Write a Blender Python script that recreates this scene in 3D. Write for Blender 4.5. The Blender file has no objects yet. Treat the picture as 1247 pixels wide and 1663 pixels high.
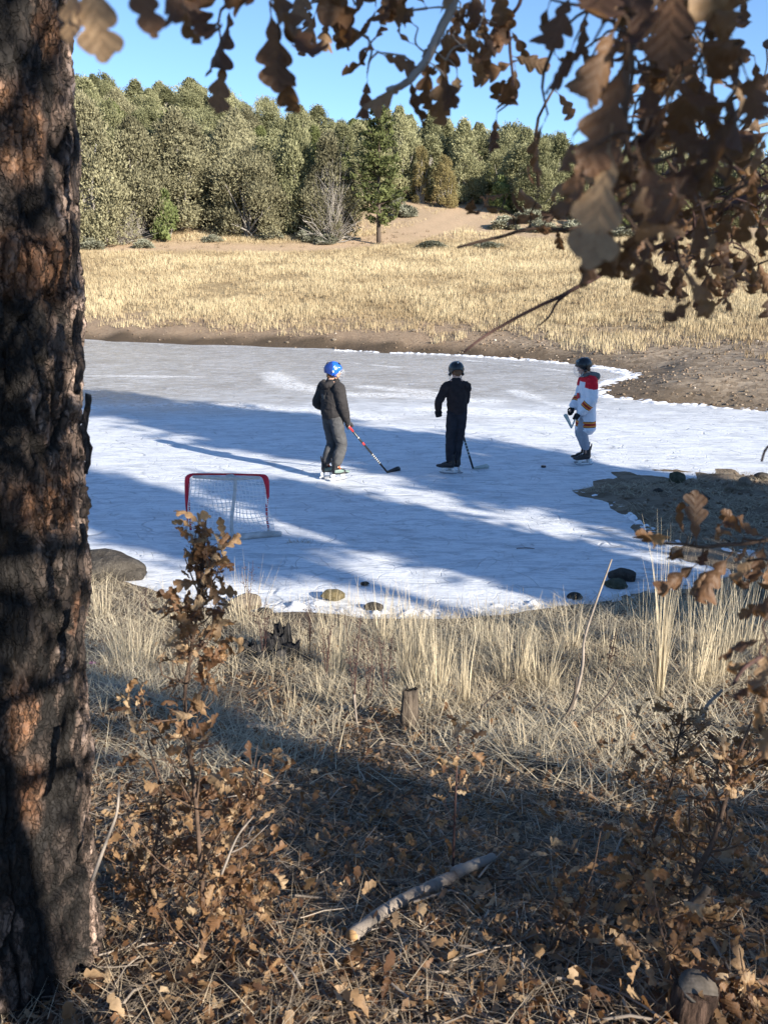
import bpy, bmesh, math, random
import numpy as np
from mathutils import Vector, Matrix, Euler
rng = np.random.default_rng(7)
random.seed(7)
R = math.radians
SC = bpy.context.scene
COL = SC.collection

# ------------------------------------------------------------------ camera, world, sun
CAM_Z = 2.85
FPX, CX, CY = 1500.0, 623.5, 831.5           # focal length in photo pixels
PITCH = math.atan(391.5 / FPX)
cam_d = bpy.data.cameras.new('camera')
cam = bpy.data.objects.new('camera', cam_d)
COL.objects.link(cam)
cam.location = (0, 0, CAM_Z)
cam.rotation_euler = (R(90) - PITCH, 0, 0)
cam_d.sensor_fit = 'VERTICAL'
cam_d.sensor_height = 36
cam_d.lens = FPX / 1663 * 36
cam_d.clip_start = 0.05
cam_d.clip_end = 4000
cam_d.dof.use_dof = True
cam_d.dof.focus_distance = 12.5
cam_d.dof.aperture_fstop = 11.5
SC.camera = cam

SH = np.array([-0.717, 0.697])                # the way shadows fall on the ground
UN = np.array([0.697, 0.717])
SUN_EL = R(20.0)
to_sun = Vector((-SH[0] * math.cos(SUN_EL), -SH[1] * math.cos(SUN_EL), math.sin(SUN_EL)))
world = bpy.data.worlds.new('World')
SC.world = world
world.use_nodes = True
wn = world.node_tree.nodes
bg = wn['Background']
sky = wn.new('ShaderNodeTexSky')
sky.sky_type = 'NISHITA'
sky.sun_disc = False
sky.sun_elevation = SUN_EL
sky.sun_rotation = math.atan2(to_sun.x, to_sun.y)
sky.altitude = 2100
sky.air_density = 1.0
sky.dust_density = 0.0
sky.ozone_density = 4.0
world.node_tree.links.new(sky.outputs[0], bg.inputs[0])
bg.inputs[1].default_value = 0.10
sun_d = bpy.data.lights.new('sun', 'SUN')
sun_d.energy = 4.8
sun_d.angle = R(0.53)
sun_d.color = (1.0, 0.93, 0.82)
sun = bpy.data.objects.new('sun', sun_d)
COL.objects.link(sun)
sun.rotation_euler = to_sun.to_track_quat('Z', 'Y').to_euler()
SC.view_settings.view_transform = 'Standard'
SC.view_settings.look = 'None'
SC.view_settings.exposure = 1.25
SC.view_settings.gamma = 1
SC.view_settings.use_curve_mapping = False
SC.cycles.max_bounces = 6
SC.cycles.diffuse_bounces = 3
SC.cycles.transmission_bounces = 4
SC.cycles.transparent_max_bounces = 8
SC.cycles.use_denoising = True

# ------------------------------------------------------------------ photo pixel -> place
cP, sP = math.cos(PITCH), math.sin(PITCH)
def ray(px, py):
    a = (px - CX) / FPX; b = -(py - CY) / FPX
    return np.array([a, cP + b * sP, -sP + b * cP])
def at(px, py, t):                           # a point t metres deep along the view axis
    return np.array([0, 0, CAM_Z]) + ray(px, py) * t
def onz(px, py, z=0.0):
    d = ray(px, py)
    return np.array([0, 0, CAM_Z]) + d * ((z - CAM_Z) / d[2])

# ------------------------------------------------------------------ noise
def _h(ix, iy, iz, seed):
    n = (ix.astype(np.int64) * 374761393 + iy.astype(np.int64) * 668265263 + iz.astype(np.int64) * 2147483647 + seed * 974634777) & 0xffffffff
    n = ((n ^ (n >> 13)) * 1274126177) & 0xffffffff
    n = n ^ (n >> 16)
    return (n & 0xffffff) / float(0xffffff)
def vnoise(x, y, z=None, seed=0):
    x = np.asarray(x, float); y = np.asarray(y, float)
    z = np.zeros_like(x) if z is None else np.asarray(z, float)
    ix, iy, iz = np.floor(x), np.floor(y), np.floor(z)
    fx, fy, fz = x - ix, y - iy, z - iz
    fx, fy, fz = [f * f * (3 - 2 * f) for f in (fx, fy, fz)]
    r = 0
    for dx in (0, 1):
        for dy in (0, 1):
            for dz in (0, 1):
                w = (fx if dx else 1 - fx) * (fy if dy else 1 - fy) * (fz if dz else 1 - fz)
                r = r + w * _h(ix + dx, iy + dy, iz + dz, seed)
    return r * 2 - 1
def fbm(x, y, z=None, o=4, seed=0):
    r = 0; a = 1.0; s = 0
    z = np.zeros_like(np.asarray(x, float)) if z is None else z
    for i in range(o):
        r = r + a * vnoise(x * 2 ** i + 17.3 * i, y * 2 ** i - 9.1 * i, z * 2 ** i + 3.7 * i, seed + i)
        s += a; a *= .5
    return r / s
def cellular(x, y, seed=0):
    ix, iy = np.floor(x), np.floor(y)
    f1 = np.full(x.shape, 9.0); f2 = np.full(x.shape, 9.0); cid = np.zeros(x.shape)
    for dx in (-1, 0, 1):
        for dy in (-1, 0, 1):
            a, b = ix + dx, iy + dy
            z = np.zeros_like(a)
            px = a + .1 + .8 * _h(a, b, z, seed); py = b + .1 + .8 * _h(a, b, z, seed + 5)
            d = np.hypot(px - x, py - y)
            c = _h(a, b, z, seed + 9)
            m = d < f1
            f2 = np.where(m, f1, np.minimum(f2, d)); cid = np.where(m, c, cid); f1 = np.where(m, d, f1)
    return f1, f2, cid
def sstep(a, b, x):
    t = np.clip((x - a) / (b - a), 0, 1)
    return t * t * (3 - 2 * t)

# ------------------------------------------------------------------ mesh helpers
def mesh_np(name, V, F, mat=None, tone=None, attrs=None, smooth=False, mats=None, midx=None):
    V = np.asarray(V, np.float32); F = np.asarray(F, np.int32)
    me = bpy.data.meshes.new(name)
    me.vertices.add(len(V)); me.vertices.foreach_set('co', V.ravel())
    k = F.shape[1]
    me.loops.add(F.size); me.loops.foreach_set('vertex_index', F.ravel())
    me.polygons.add(len(F))
    me.polygons.foreach_set('loop_start', np.arange(len(F), dtype=np.int32) * k)
    try: me.polygons.foreach_set('loop_total', np.full(len(F), k, np.int32))
    except Exception: pass
    if smooth: me.polygons.foreach_set('use_smooth', np.ones(len(F), bool))
    for m in (mats or ([mat] if mat else [])): me.materials.append(m)
    if midx is not None: me.polygons.foreach_set('material_index', np.asarray(midx, np.int32))
    me.update(calc_edges=True)
    if tone is not None:
        a = me.attributes.new('tone', 'FLOAT', 'POINT'); a.data.foreach_set('value', np.asarray(tone, np.float32))
    for n, arr in (attrs or {}).items():
        arr = np.asarray(arr, np.float32)
        if arr.ndim == 1:
            a = me.attributes.new(n, 'FLOAT', 'POINT'); a.data.foreach_set('value', arr)
        else:
            if arr.shape[1] == 3: arr = np.c_[arr, np.ones(len(arr), np.float32)]
            a = me.attributes.new(n, 'FLOAT_COLOR', 'POINT'); a.data.foreach_set('color', arr.ravel())
    return me
def obj(name, me, parent=None, loc=None, rot=None, scale=None):
    o = bpy.data.objects.new(name, me); COL.objects.link(o)
    if parent is not None: o.parent = parent
    if loc is not None: o.location = loc
    if rot is not None: o.rotation_euler = rot
    if scale is not None: o.scale = scale if hasattr(scale, '__len__') else (scale,) * 3
    return o
def tag(o, label=None, cat=None, group=None, kind=None):
    if label: o['label'] = label
    if cat: o['category'] = cat
    if group: o['group'] = group
    if kind: o['kind'] = kind
    return o
def empty(name, loc=(0, 0, 0), rz=0.0, label=None, cat=None, group=None):
    o = bpy.data.objects.new(name, None); COL.objects.link(o)
    o.location = loc; o.rotation_euler = (0, 0, rz); o.empty_display_size = .1
    return tag(o, label, cat, group)
class Acc:                                    # gathers quads / tris of several pieces into ONE mesh
    def __init__(s): s.V = []; s.F = []; s.T = []; s.n = 0; s.M = []
    def add(s, V, F, tone=0.5, m=0):
        V = np.asarray(V, float); F = np.asarray(F, int)
        if F.shape[1] == 3: F = np.c_[F, F[:, 2]]
        s.V.append(V); s.F.append(F + s.n); s.n += len(V)
        s.T.append(np.full(len(V), tone) if np.isscalar(tone) else tone); s.M.append(np.full(len(F), m))
    def mesh(s, name, mats, smooth=False):
        V = np.concatenate(s.V); F = np.concatenate(s.F)
        mats = mats if isinstance(mats, (list, tuple)) else [mats]
        tri = F[:, 2] == F[:, 3]
        if tri.any():                         # write as python polys when tris are mixed in
            me = bpy.data.meshes.new(name)
            tot = np.where(tri, 3, 4); st = np.concatenate([[0], np.cumsum(tot)[:-1]])
            mask = np.ones(F.shape, bool); mask[tri, 3] = False
            li = F[mask]
            me.vertices.add(len(V)); me.vertices.foreach_set('co', V.astype(np.float32).ravel())
            me.loops.add(len(li)); me.loops.foreach_set('vertex_index', li.astype(np.int32))
            me.polygons.add(len(F)); me.polygons.foreach_set('loop_start', st.astype(np.int32))
            try: me.polygons.foreach_set('loop_total', tot.astype(np.int32))
            except Exception: pass
            for m in mats: me.materials.append(m)
            me.polygons.foreach_set('material_index', np.concatenate(s.M).astype(np.int32))
            if smooth: me.polygons.foreach_set('use_smooth', np.ones(len(F), bool))
            me.update(calc_edges=True)
            a = me.attributes.new('tone', 'FLOAT', 'POINT'); a.data.foreach_set('value', np.concatenate(s.T).astype(np.float32))
            return me
        return mesh_np(name, V, F, mats=mats, tone=np.concatenate(s.T), smooth=smooth, midx=np.concatenate(s.M))
def frame_of(t, side=None):
    t = t / np.linalg.norm(t)
    u = np.array([0, 0, 1.0]) if side is None else np.asarray(side, float)
    if abs(u @ t) > .97: u = np.array([1.0, 0, 0])
    a = u - (u @ t) * t; a /= np.linalg.norm(a)
    return t, a, np.cross(t, a)
def tube(P, r, n=6, caps=True, side=None, rough=0.0, seed=0):
    """tapered tube; r: scalar, list, or list of (a, b); a is measured along side"""
    P = np.asarray(P, float); k = len(P)
    r = np.full((k, 2), float(r)) if np.isscalar(r) else np.asarray([(q, q) if np.isscalar(q) else q for q in r], float)
    T = np.gradient(P, axis=0)
    V = []
    pa = side
    for i in range(k):
        t, a, b = frame_of(T[i], pa)
        if side is None: pa = a
        th = np.arange(n) * 2 * math.pi / n
        rr = 1.0
        if rough: rr = 1 + rough * vnoise(np.cos(th) * 1.7 + seed, np.sin(th) * 1.7 + i * .8, np.full(n, i * 1.3), seed)
        V.append(P[i] + (np.cos(th) * r[i, 0] * rr)[:, None] * a + (np.sin(th) * r[i, 1] * rr)[:, None] * b)
    V = np.concatenate(V)
    F = []
    for i in range(k - 1):
        for j in range(n):
            F.append((i * n + j, i * n + (j + 1) % n, (i + 1) * n + (j + 1) % n, (i + 1) * n + j))
    if caps:
        V = np.concatenate([V, P[:1], P[-1:]]); c0, c1 = k * n, k * n + 1
        for j in range(n):
            F.append((c0, (j + 1) % n, j, j)); F.append((c1, (k - 1) * n + j, (k - 1) * n + (j + 1) % n, (k - 1) * n + (j + 1) % n))
    return V, np.array(F)
def smooth_path(pts, n=12):
    """Catmull-Rom through the points"""
    P = np.asarray(pts, float)
    if len(P) == 2: return P[0] + (P[1] - P[0]) * np.linspace(0, 1, n)[:, None]
    Q = np.vstack([2 * P[0] - P[1], P, 2 * P[-1] - P[-2]])
    out = []
    seg = len(P) - 1
    for s in np.linspace(0, seg, n):
        i = min(int(s), seg - 1); t = s - i
        a, b, c, d = Q[i:i + 4]
        out.append(.5 * (2 * b + (c - a) * t + (2 * a - 5 * b + 4 * c - d) * t * t + (3 * b - a - 3 * c + d) * t ** 3))
    return np.array(out)
def blades(root, heading, lean, length, width, bend, rows=4, tone=None):
    """flat tapering strips (grass, needles); all arrays of N"""
    N = len(root); s = np.linspace(0, 1, rows)
    hx, hy = np.cos(heading), np.sin(heading)
    ang = lean[:, None] + bend[:, None] * s[None, :]          # angle from vertical
    ds = 1.0 / (rows - 1)
    hor = np.concatenate([np.zeros((N, 1)), np.cumsum(np.sin(ang[:, :-1]), 1) * ds], 1) * length[:, None]
    ver = np.concatenate([np.zeros((N, 1)), np.cumsum(np.cos(ang[:, :-1]), 1) * ds], 1) * length[:, None]
    C = np.stack([root[:, None, 0] + hor * hx[:, None], root[:, None, 1] + hor * hy[:, None], root[:, None, 2] + ver], -1)
    tw = heading + math.pi / 2 + rng.normal(0, .5, N)
    W = np.stack([np.cos(tw), np.sin(tw), np.zeros(N)], -1)[:, None, :] * (width[:, None] * (1 - .88 * s ** 1.5)[None, :])[..., None]
    V = np.stack([C - W, C + W], 2).reshape(-1, 3)
    b = (np.arange(N) * rows * 2)[:, None, None]; r = (np.arange(rows - 1) * 2)[None, :, None]
    F = (b + r + np.array([0, 1, 3, 2])[None, None, :]).reshape(-1, 4)
    T = np.repeat(tone if tone is not None else rng.random(N), rows * 2)
    return V, F, T
def rotmats(rz, rx, ry):
    cz, sz, cx, sx, cy, sy = np.cos(rz), np.sin(rz), np.cos(rx), np.sin(rx), np.cos(ry), np.sin(ry)
    N = len(rz); Z = np.zeros(N); O = np.ones(N)
    Rz = np.stack([cz, -sz, Z, sz, cz, Z, Z, Z, O], -1).reshape(N, 3, 3)
    Rx = np.stack([O, Z, Z, Z, cx, -sx, Z, sx, cx], -1).reshape(N, 3, 3)
    Ry = np.stack([cy, Z, sy, Z, O, Z, -sy, Z, cy], -1).reshape(N, 3, 3)
    return Rz @ Rx @ Ry
def scatter(bases, which, M, P, scale, tone):
    """copies of small base meshes (V, F) joined into one array set"""
    Vs, Fs, Ts = [], [], []; off = 0
    for b, (V, F) in enumerate(bases):
        k = np.where(which == b)[0]
        if not len(k): continue
        W = np.einsum('nij,vj->nvi', M[k], V) * scale[k][:, None, None] + P[k][:, None, :]
        Fb = (F[None] + (np.arange(len(k)) * len(V))[:, None, None]).reshape(-1, F.shape[1]) + off
        Vs.append(W.reshape(-1, 3)); Fs.append(Fb); Ts.append(np.repeat(tone[k], len(V))); off += len(k) * len(V)
    return np.concatenate(Vs), np.concatenate(Fs), np.concatenate(Ts)

# ------------------------------------------------------------------ material helper
class Mat:
    def __init__(s, name):
        s.m = bpy.data.materials.new(name); s.m.use_nodes = True
        s.t = s.m.node_tree; s.n = s.t.nodes; s.b = s.n['Principled BSDF']; s.out = s.n['Material Output']
    def link(s, a, b): s.t.links.new(a, b)
    def put(s, sock, v):
        if hasattr(v, 'is_output') or isinstance(v, bpy.types.NodeSocket): s.link(v, sock)
        elif isinstance(v, (tuple, list)) and len(v) == 3 and sock.type == 'RGBA': sock.default_value = (*v, 1)
        else: sock.default_value = v
    def pos(s, scale=(1, 1, 1), obj=False, rot=(0, 0, 0)):
        if obj: c = s.n.new('ShaderNodeTexCoord').outputs['Object']
        else: c = s.n.new('ShaderNodeNewGeometry').outputs['Position']
        mp = s.n.new('ShaderNodeMapping'); mp.inputs['Scale'].default_value = scale; mp.inputs['Rotation'].default_value = rot
        s.link(c, mp.inputs[0]); return mp.outputs[0]
    def noise(s, v, scale, detail=4, rough=.6, dist=0.0):
        q = s.n.new('ShaderNodeTexNoise'); s.link(v, q.inputs['Vector']); q.inputs['Scale'].default_value = scale
        q.inputs['Detail'].default_value = detail; q.inputs['Roughness'].default_value = rough; q.inputs['Distortion'].default_value = dist
        return q.outputs['Fac']
    def voro(s, v, scale, feat='F1', out='Distance', rnd=1.0):
        q = s.n.new('ShaderNodeTexVoronoi'); q.feature = feat; s.link(v, q.inputs['Vector']); q.inputs['Scale'].default_value = scale
        q.inputs['Randomness'].default_value = rnd
        return q.outputs[out]
    def ramp(s, f, stops, interp='LINEAR'):
        q = s.n.new('ShaderNodeValToRGB'); s.put(q.inputs[0], f); e = q.color_ramp.elements; q.color_ramp.interpolation = interp
        while len(e) < len(stops): e.new(.5)
        for i, (p, c) in enumerate(stops):
            e[i].position = p; e[i].color = (*c, 1) if hasattr(c, '__len__') else (c, c, c, 1)
        return q.outputs[0]
    def mix(s, f, a, b, mode='MIX'):
        q = s.n.new('ShaderNodeMix'); q.data_type = 'RGBA'; q.blend_type = mode
        s.put(q.inputs[0], f); s.put(q.inputs[6], a); s.put(q.inputs[7], b); return q.outputs[2]
    def math(s, op, a, b=0.0, c=0.0, clamp=False):
        q = s.n.new('ShaderNodeMath'); q.operation = op; q.use_clamp = clamp
        s.put(q.inputs[0], a); s.put(q.inputs[1], b); s.put(q.inputs[2], c); return q.outputs[0]
    def attr(s, name, out='Fac'):
        q = s.n.new('ShaderNodeAttribute'); q.attribute_name = name; return q.outputs[out]
    def sep(s, v):
        q = s.n.new('ShaderNodeSeparateXYZ'); s.link(v, q.inputs[0]); return q.outputs
    def objrand(s): return s.n.new('ShaderNodeObjectInfo').outputs['Random']
    def bump(s, h, strength=.5, dist=.02, prev=None):
        q = s.n.new('ShaderNodeBump'); s.put(q.inputs['Height'], h); q.inputs['Strength'].default_value = strength; q.inputs['Distance'].default_value = dist
        if prev is not None: s.link(prev, q.inputs['Normal'])
        return q.outputs[0]
    def done(s, col=None, rough=.8, bump=None, spec=.3, metal=0.0, trans=None, sss=None):
        if col is not None: s.put(s.b.inputs['Base Color'], col)
        s.put(s.b.inputs['Roughness'], rough); s.put(s.b.inputs['Specular IOR Level'], spec); s.put(s.b.inputs['Metallic'], metal)
        if bump is not None: s.link(bump, s.b.inputs['Normal'])
        if trans:                              # thin leaf: some light passes through
            tl = s.n.new('ShaderNodeBsdfTranslucent'); mx = s.n.new('ShaderNodeMixShader')
            s.put(tl.inputs[0], trans[1]); mx.inputs[0].default_value = trans[0]
            s.link(s.b.outputs[0], mx.inputs[1]); s.link(tl.outputs[0], mx.inputs[2]); s.link(mx.outputs[0], s.out.inputs[0])
        return s.m
def plain(name, col, rough=.7, spec=.3, var=.15, scale=30, metal=0.0, bump=0.0):
    m = Mat(name); p = m.pos(obj=True); n = m.noise(p, scale, 4)
    c = m.mix(m.ramp(n, [(.3, 0), (.7, 1)]), tuple(x * (1 - var) for x in col), tuple(min(1, x * (1 + var)) for x in col))
    return m.done(c, rough, m.bump(n, bump, .004) if bump else None, spec, metal)
# ------------------------------------------------------------------ the lie of the land
def _pp(l): return [tuple(onz(x, y)[:2]) for x, y in l]
POND = np.array([(-38, 30), (-40, 38), (-33, 41.5)] + _pp([(0, 547), (145, 553), (300, 559), (400, 562), (500, 566), (600, 571), (700, 575), (760, 578), (850, 584),
    (930, 591), (1000, 599), (1027, 608), (1000, 621), (975, 633), (985, 645), (1080, 655), (1160, 661), (1247, 668)]) +
    [(12, 18.6), (15, 17.5), (16.5, 15.5), (13, 13.9), (8.5, 13.3)] +
    _pp([(1247, 772), (1160, 777), (1090, 783), (1000, 793), (925, 799), (1000, 814), (1020, 838), (1060, 868), (1150, 884), (1210, 903), (1195, 940),
    (1100, 960), (1040, 966), (1000, 975), (930, 983), (870, 986), (760, 1000), (600, 1002), (500, 990), (400, 988), (300, 985), (250, 967), (200, 947), (145, 936)]) +
    [(-4.5, 9.2), (-9, 10), (-16, 13), (-26, 20)])
def seg_dist(x, y, P, closed=False):
    x = np.asarray(x, float); y = np.asarray(y, float); d = np.full(x.shape, 1e9)
    Q = list(zip(P, list(P[1:]) + ([P[0]] if closed else [])))
    for a, b in Q:
        ax, ay, bx, by = a[0], a[1], b[0], b[1]
        dx, dy = bx - ax, by - ay
        t = np.clip(((x - ax) * dx + (y - ay) * dy) / (dx * dx + dy * dy + 1e-12), 0, 1)
        d = np.minimum(d, np.hypot(x - ax - t * dx, y - ay - t * dy))
    return d
def inside(x, y, P):
    x = np.asarray(x, float); y = np.asarray(y, float); c = np.zeros(x.shape, bool)
    for i in range(len(P)):
        x1, y1 = P[i]; x2, y2 = P[(i + 1) % len(P)]
        k = (y1 > y) != (y2 > y)
        c ^= k & (x < (x2 - x1) * (y - y1) / ((y2 - y1) if y2 != y1 else 1e-9) + x1)
    return c
def sdist(x, y):                              # > 0 on land, < 0 on the pond
    d = seg_dist(x, y, POND, True)
    return np.where(inside(x, y, POND), -d, d)
def H(x, y, D=None):
    x = np.asarray(x, float); y = np.asarray(y, float)
    if D is None: D = sdist(x, y)
    wob = fbm(x * .9, y * .9, o=3, seed=3) * .28
    Dw = D + wob * np.clip(y / 12, .5, 3) * sstep(8, 1, np.abs(D))
    near = np.interp(Dw, [-2, 0, .5, 1.5, 2.6, 5, 5.7, 7.4, 12, 40, 200], [-.35, 0, .055, .19, .42, 1.05, 1.22, 1.42, 1.8, 2.6, 4])
    tongue = sstep(2.2, 3.4, x) * sstep(7.8, 9.0, y) * sstep(15, 13, y)
    near = near * (1 - .72 * tongue) + tongue * (.10 * fbm(x * 1.6, y * 5.0, o=5, seed=8) + .022) * sstep(1.6, .2, D)
    fr = np.clip(Dw, 0, None) / (np.clip(Dw, 0, None) + np.clip(72 - y, .001, None))
    crest = np.clip(14.4 - .125 * x, 8.0, 19)
    k = np.clip((y - 70) / 42, 0, 1)
    far = 4.86 * fr + np.minimum(Dw, 0) * .2 + .16 * sstep(0, 1.8, Dw) + (crest - 5) * (k ** 1.15) * sstep(69, 75, y) - 2 * sstep(125, 400, y)
    far = far + .25 * fbm(x * .12, y * .12, o=3, seed=5) * sstep(3, 20, D)
    w = sstep(14, 20, y)
    z = near * (1 - w) + far * w
    z = z + .035 * fbm(x * 2.1, y * 2.1, o=4, seed=11) * sstep(.1, 1.6, D) + .012 * fbm(x * 9, y * 9, o=3, seed=12) * sstep(.0, .6, D) * sstep(20, 8, y)
    return z
def G(px, py):                                # where the line of sight through a photo pixel meets the ground
    d = ray(px, py); t = np.geomspace(1.2, 260, 900)
    P = np.array([0, 0, CAM_Z]) + t[:, None] * d
    h = np.maximum(H(P[:, 0], P[:, 1]), 0.0)
    k = np.argmax(P[:, 2] < h)
    if k == 0: return P[-1]
    a, b = P[k - 1], P[k]; ga, gb = a[2] - h[k - 1], b[2] - h[k]
    return a + (b - a) * ga / (ga - gb + 1e-12)
def gz(x, y): return float(H(np.array([x]), np.array([y]))[0])

ang = np.concatenate([np.linspace(-48, 48, 380, endpoint=False), np.linspace(48, 312, 110, endpoint=False)])
ang = np.radians(90 - ang); rad = np.concatenate([[.05], np.geomspace(.5, 2600, 340)])
A_, R_ = np.meshgrid(ang, rad)
TX, TY = (R_ * np.cos(A_)).ravel(), (R_ * np.sin(A_)).ravel()
TD = sdist(TX, TY); TZ = H(TX, TY, TD)
na = len(ang); nr = len(rad)
i_, j_ = np.meshgrid(np.arange(nr - 1), np.arange(na), indexing='ij')
TF = np.stack([i_ * na + j_, i_ * na + (j_ + 1) % na, (i_ + 1) * na + (j_ + 1) % na, (i_ + 1) * na + j_], -1).reshape(-1, 4)[:, ::-1]
def track_pts():
    L1 = [tuple(G(x, y)[:2]) for x, y in [(-150, 398), (60, 396), (200, 402), (340, 401), (440, 404), (540, 400), (620, 392)]]
    L2 = [tuple(G(x, y)[:2]) for x, y in [(540, 400), (640, 388), (700, 372), (745, 352), (780, 334), (800, 322)]]
    return L1, L2
TR1, TR2 = track_pts()
def track_mask(x, y):
    d1 = seg_dist(x, y, TR1) - .5; d2 = seg_dist(x, y, TR2)
    return np.maximum(sstep(2.2, .3, d1), np.maximum(.45 * sstep(3.2, 1.2, d2), sstep(1.0, .3, np.abs(d2 - 1.0)))) * (np.asarray(y) > 50)
tm = track_mask(TX, TY)
grav = sstep(2.5, 5, TX) * sstep(17, 19, TY) * sstep(40, 30, TY + .3 * fbm(TX * .3, TY * .3, seed=2) * 10) * sstep(11, 6, TD + fbm(TX * .5, TY * .5, seed=21) * 4)
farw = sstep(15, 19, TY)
mud = farw * sstep(1.5, .7, TD + .6 * fbm(TX * .8, TY * .8, seed=44)) * (1 - .5 * sstep(3, 8, TX))
dirt = farw * sstep(6.5, 4.0, TD + 1.6 * fbm(TX * .5, TY * .5, seed=4))
tong = sstep(1.6, 2.6, TX) * sstep(7.9, 8.8, TY) * sstep(15.5, 14, TY)
hillm = sstep(70, 76, TY + 2.5 * fbm(TX * .2, TY * .2, seed=9))
Z1 = np.stack([mud, dirt, tm], 1); grav = np.maximum(grav, .55 * tong)
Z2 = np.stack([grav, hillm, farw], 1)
m = Mat('ground_soil'); p = m.pos()
n1 = m.noise(p, .7, 8, .65); n2 = m.noise(p, 7, 8, .7); n3 = m.noise(p, 60, 4, .7)
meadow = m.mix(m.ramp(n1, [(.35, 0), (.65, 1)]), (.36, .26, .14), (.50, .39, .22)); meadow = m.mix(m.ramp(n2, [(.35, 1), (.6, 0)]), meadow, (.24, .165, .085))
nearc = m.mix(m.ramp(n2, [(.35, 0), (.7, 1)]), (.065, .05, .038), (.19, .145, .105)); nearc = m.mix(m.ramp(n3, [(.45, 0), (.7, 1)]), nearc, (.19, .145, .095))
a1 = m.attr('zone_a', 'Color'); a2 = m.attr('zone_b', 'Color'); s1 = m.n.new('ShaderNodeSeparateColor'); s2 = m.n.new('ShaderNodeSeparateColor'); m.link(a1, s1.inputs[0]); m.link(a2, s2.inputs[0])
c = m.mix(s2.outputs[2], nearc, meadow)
hill = m.mix(m.ramp(n2, [(.3, 0), (.7, 1)]), (.32, .225, .14), (.47, .355, .24)); c = m.mix(s2.outputs[1], c, hill)
dirtc = m.mix(m.ramp(n2, [(.3, 0), (.7, 1)]), (.23, .155, .098), (.40, .295, .195)); c = m.mix(s1.outputs[1], c, dirtc)
gr = m.mix(m.ramp(m.voro(p, 6, out='Color'), [(.2, 0), (.9, 1)]), (.22, .165, .11), (.42, .33, .235)); c = m.mix(s2.outputs[0], c, gr)
trk = m.mix(m.ramp(n2, [(.3, 0), (.7, 1)]), (.40, .275, .17), (.54, .40, .27)); c = m.mix(s1.outputs[2], c, trk)
mudc = m.mix(m.ramp(n3, [(.3, 0), (.7, 1)]), (.06, .045, .03), (.14, .10, .065)); c = m.mix(s1.outputs[0], c, mudc)
M_GROUND = m.done(c, .95, m.bump(m.math('ADD', n2, m.math('MULTIPLY', n3, .3)), .9, .05), .1)
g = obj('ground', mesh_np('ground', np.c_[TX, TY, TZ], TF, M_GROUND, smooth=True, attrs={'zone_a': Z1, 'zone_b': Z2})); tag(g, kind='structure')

# ------------------------------------------------------------------ the ice
gx, gy = np.arange(-42, 19, .14), np.arange(6.3, 44.5, .11)
IX, IY = np.meshgrid(gx, gy); IX, IY = IX.ravel(), IY.ravel()
ID = sdist(IX, IY)
nx, ny = len(gx), len(gy)
i_, j_ = np.meshgrid(np.arange(ny - 1), np.arange(nx - 1), indexing='ij')
IF = np.stack([i_ * nx + j_, i_ * nx + j_ + 1, (i_ + 1) * nx + j_ + 1, (i_ + 1) * nx + j_], -1).reshape(-1, 4)
keep = (ID[IF].min(1) < 1.5)
def pixline(l): return [tuple(onz(x, y)[:2]) for x, y in l]
fl = np.zeros(len(IX))
for l, w in [([(448, 606), (456, 618), (480, 628), (525, 638), (590, 641), (650, 642), (720, 646), (790, 652)], .42), ([(600, 628), (660, 634), (720, 640)], .35),
             ([(828, 634), (862, 645), (900, 658), (960, 664)], .22), ([(690, 664), (790, 668), (870, 672)], .5), ([(575, 590), (640, 596)], .12), ([(760, 585), (860, 596), (960, 607)], .12),
             ([(145, 662), (300, 657), (470, 664), (600, 676)], .5), ([(150, 610), (330, 612)], .15)]:
    fl = np.maximum(fl, sstep(w * 1.5, w * .3, seg_dist(IX, IY, pixline(l)) + .25 * fbm(IX * 1.1, IY * 1.1, seed=31)))
white = sstep(23, 17.0, IY + 2.2 * fbm(IX * .25, IY * .5, seed=33) - .05 * IX)
edge = sstep(-.9, -.1, ID)
dirty = sstep(1.2, 3.0, IX) * sstep(11.6, 10.2, IY) * sstep(7.9, 8.6, IY) * sstep(-1.9, -.2, ID)
m = Mat('pond_ice'); p = m.pos()
nA = m.noise(p, .55, 7, .62, 1.2)
nB = m.noise(m.pos((.9, 2.6, 1), rot=(0, 0, R(-9))), 2.0, 8, .72, 1.0)
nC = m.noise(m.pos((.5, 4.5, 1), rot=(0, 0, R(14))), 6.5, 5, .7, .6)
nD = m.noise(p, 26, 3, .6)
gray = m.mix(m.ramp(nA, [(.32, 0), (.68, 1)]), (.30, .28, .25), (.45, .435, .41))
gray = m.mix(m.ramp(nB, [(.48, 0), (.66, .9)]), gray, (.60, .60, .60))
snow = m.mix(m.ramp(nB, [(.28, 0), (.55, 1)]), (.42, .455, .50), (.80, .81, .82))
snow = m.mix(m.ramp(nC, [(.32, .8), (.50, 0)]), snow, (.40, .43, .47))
snow = m.mix(m.ramp(nD, [(.32, .5), (.45, 0)]), snow, (.5, .52, .55))
wf = m.math('ADD', m.attr('white'), m.math('MULTIPLY', m.math('SUBTRACT', nB, .5), 1.1), clamp=True)
c = m.mix(wf, gray, snow)
ff = m.math('MULTIPLY', m.attr('fleck'), m.ramp(m.noise(m.pos((1, 1.8, 1)), 7.5, 4, .75, .8), [(.44, 0), (.52, 1)]))
c = m.mix(ff, c, (.88, .89, .9))
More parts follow.
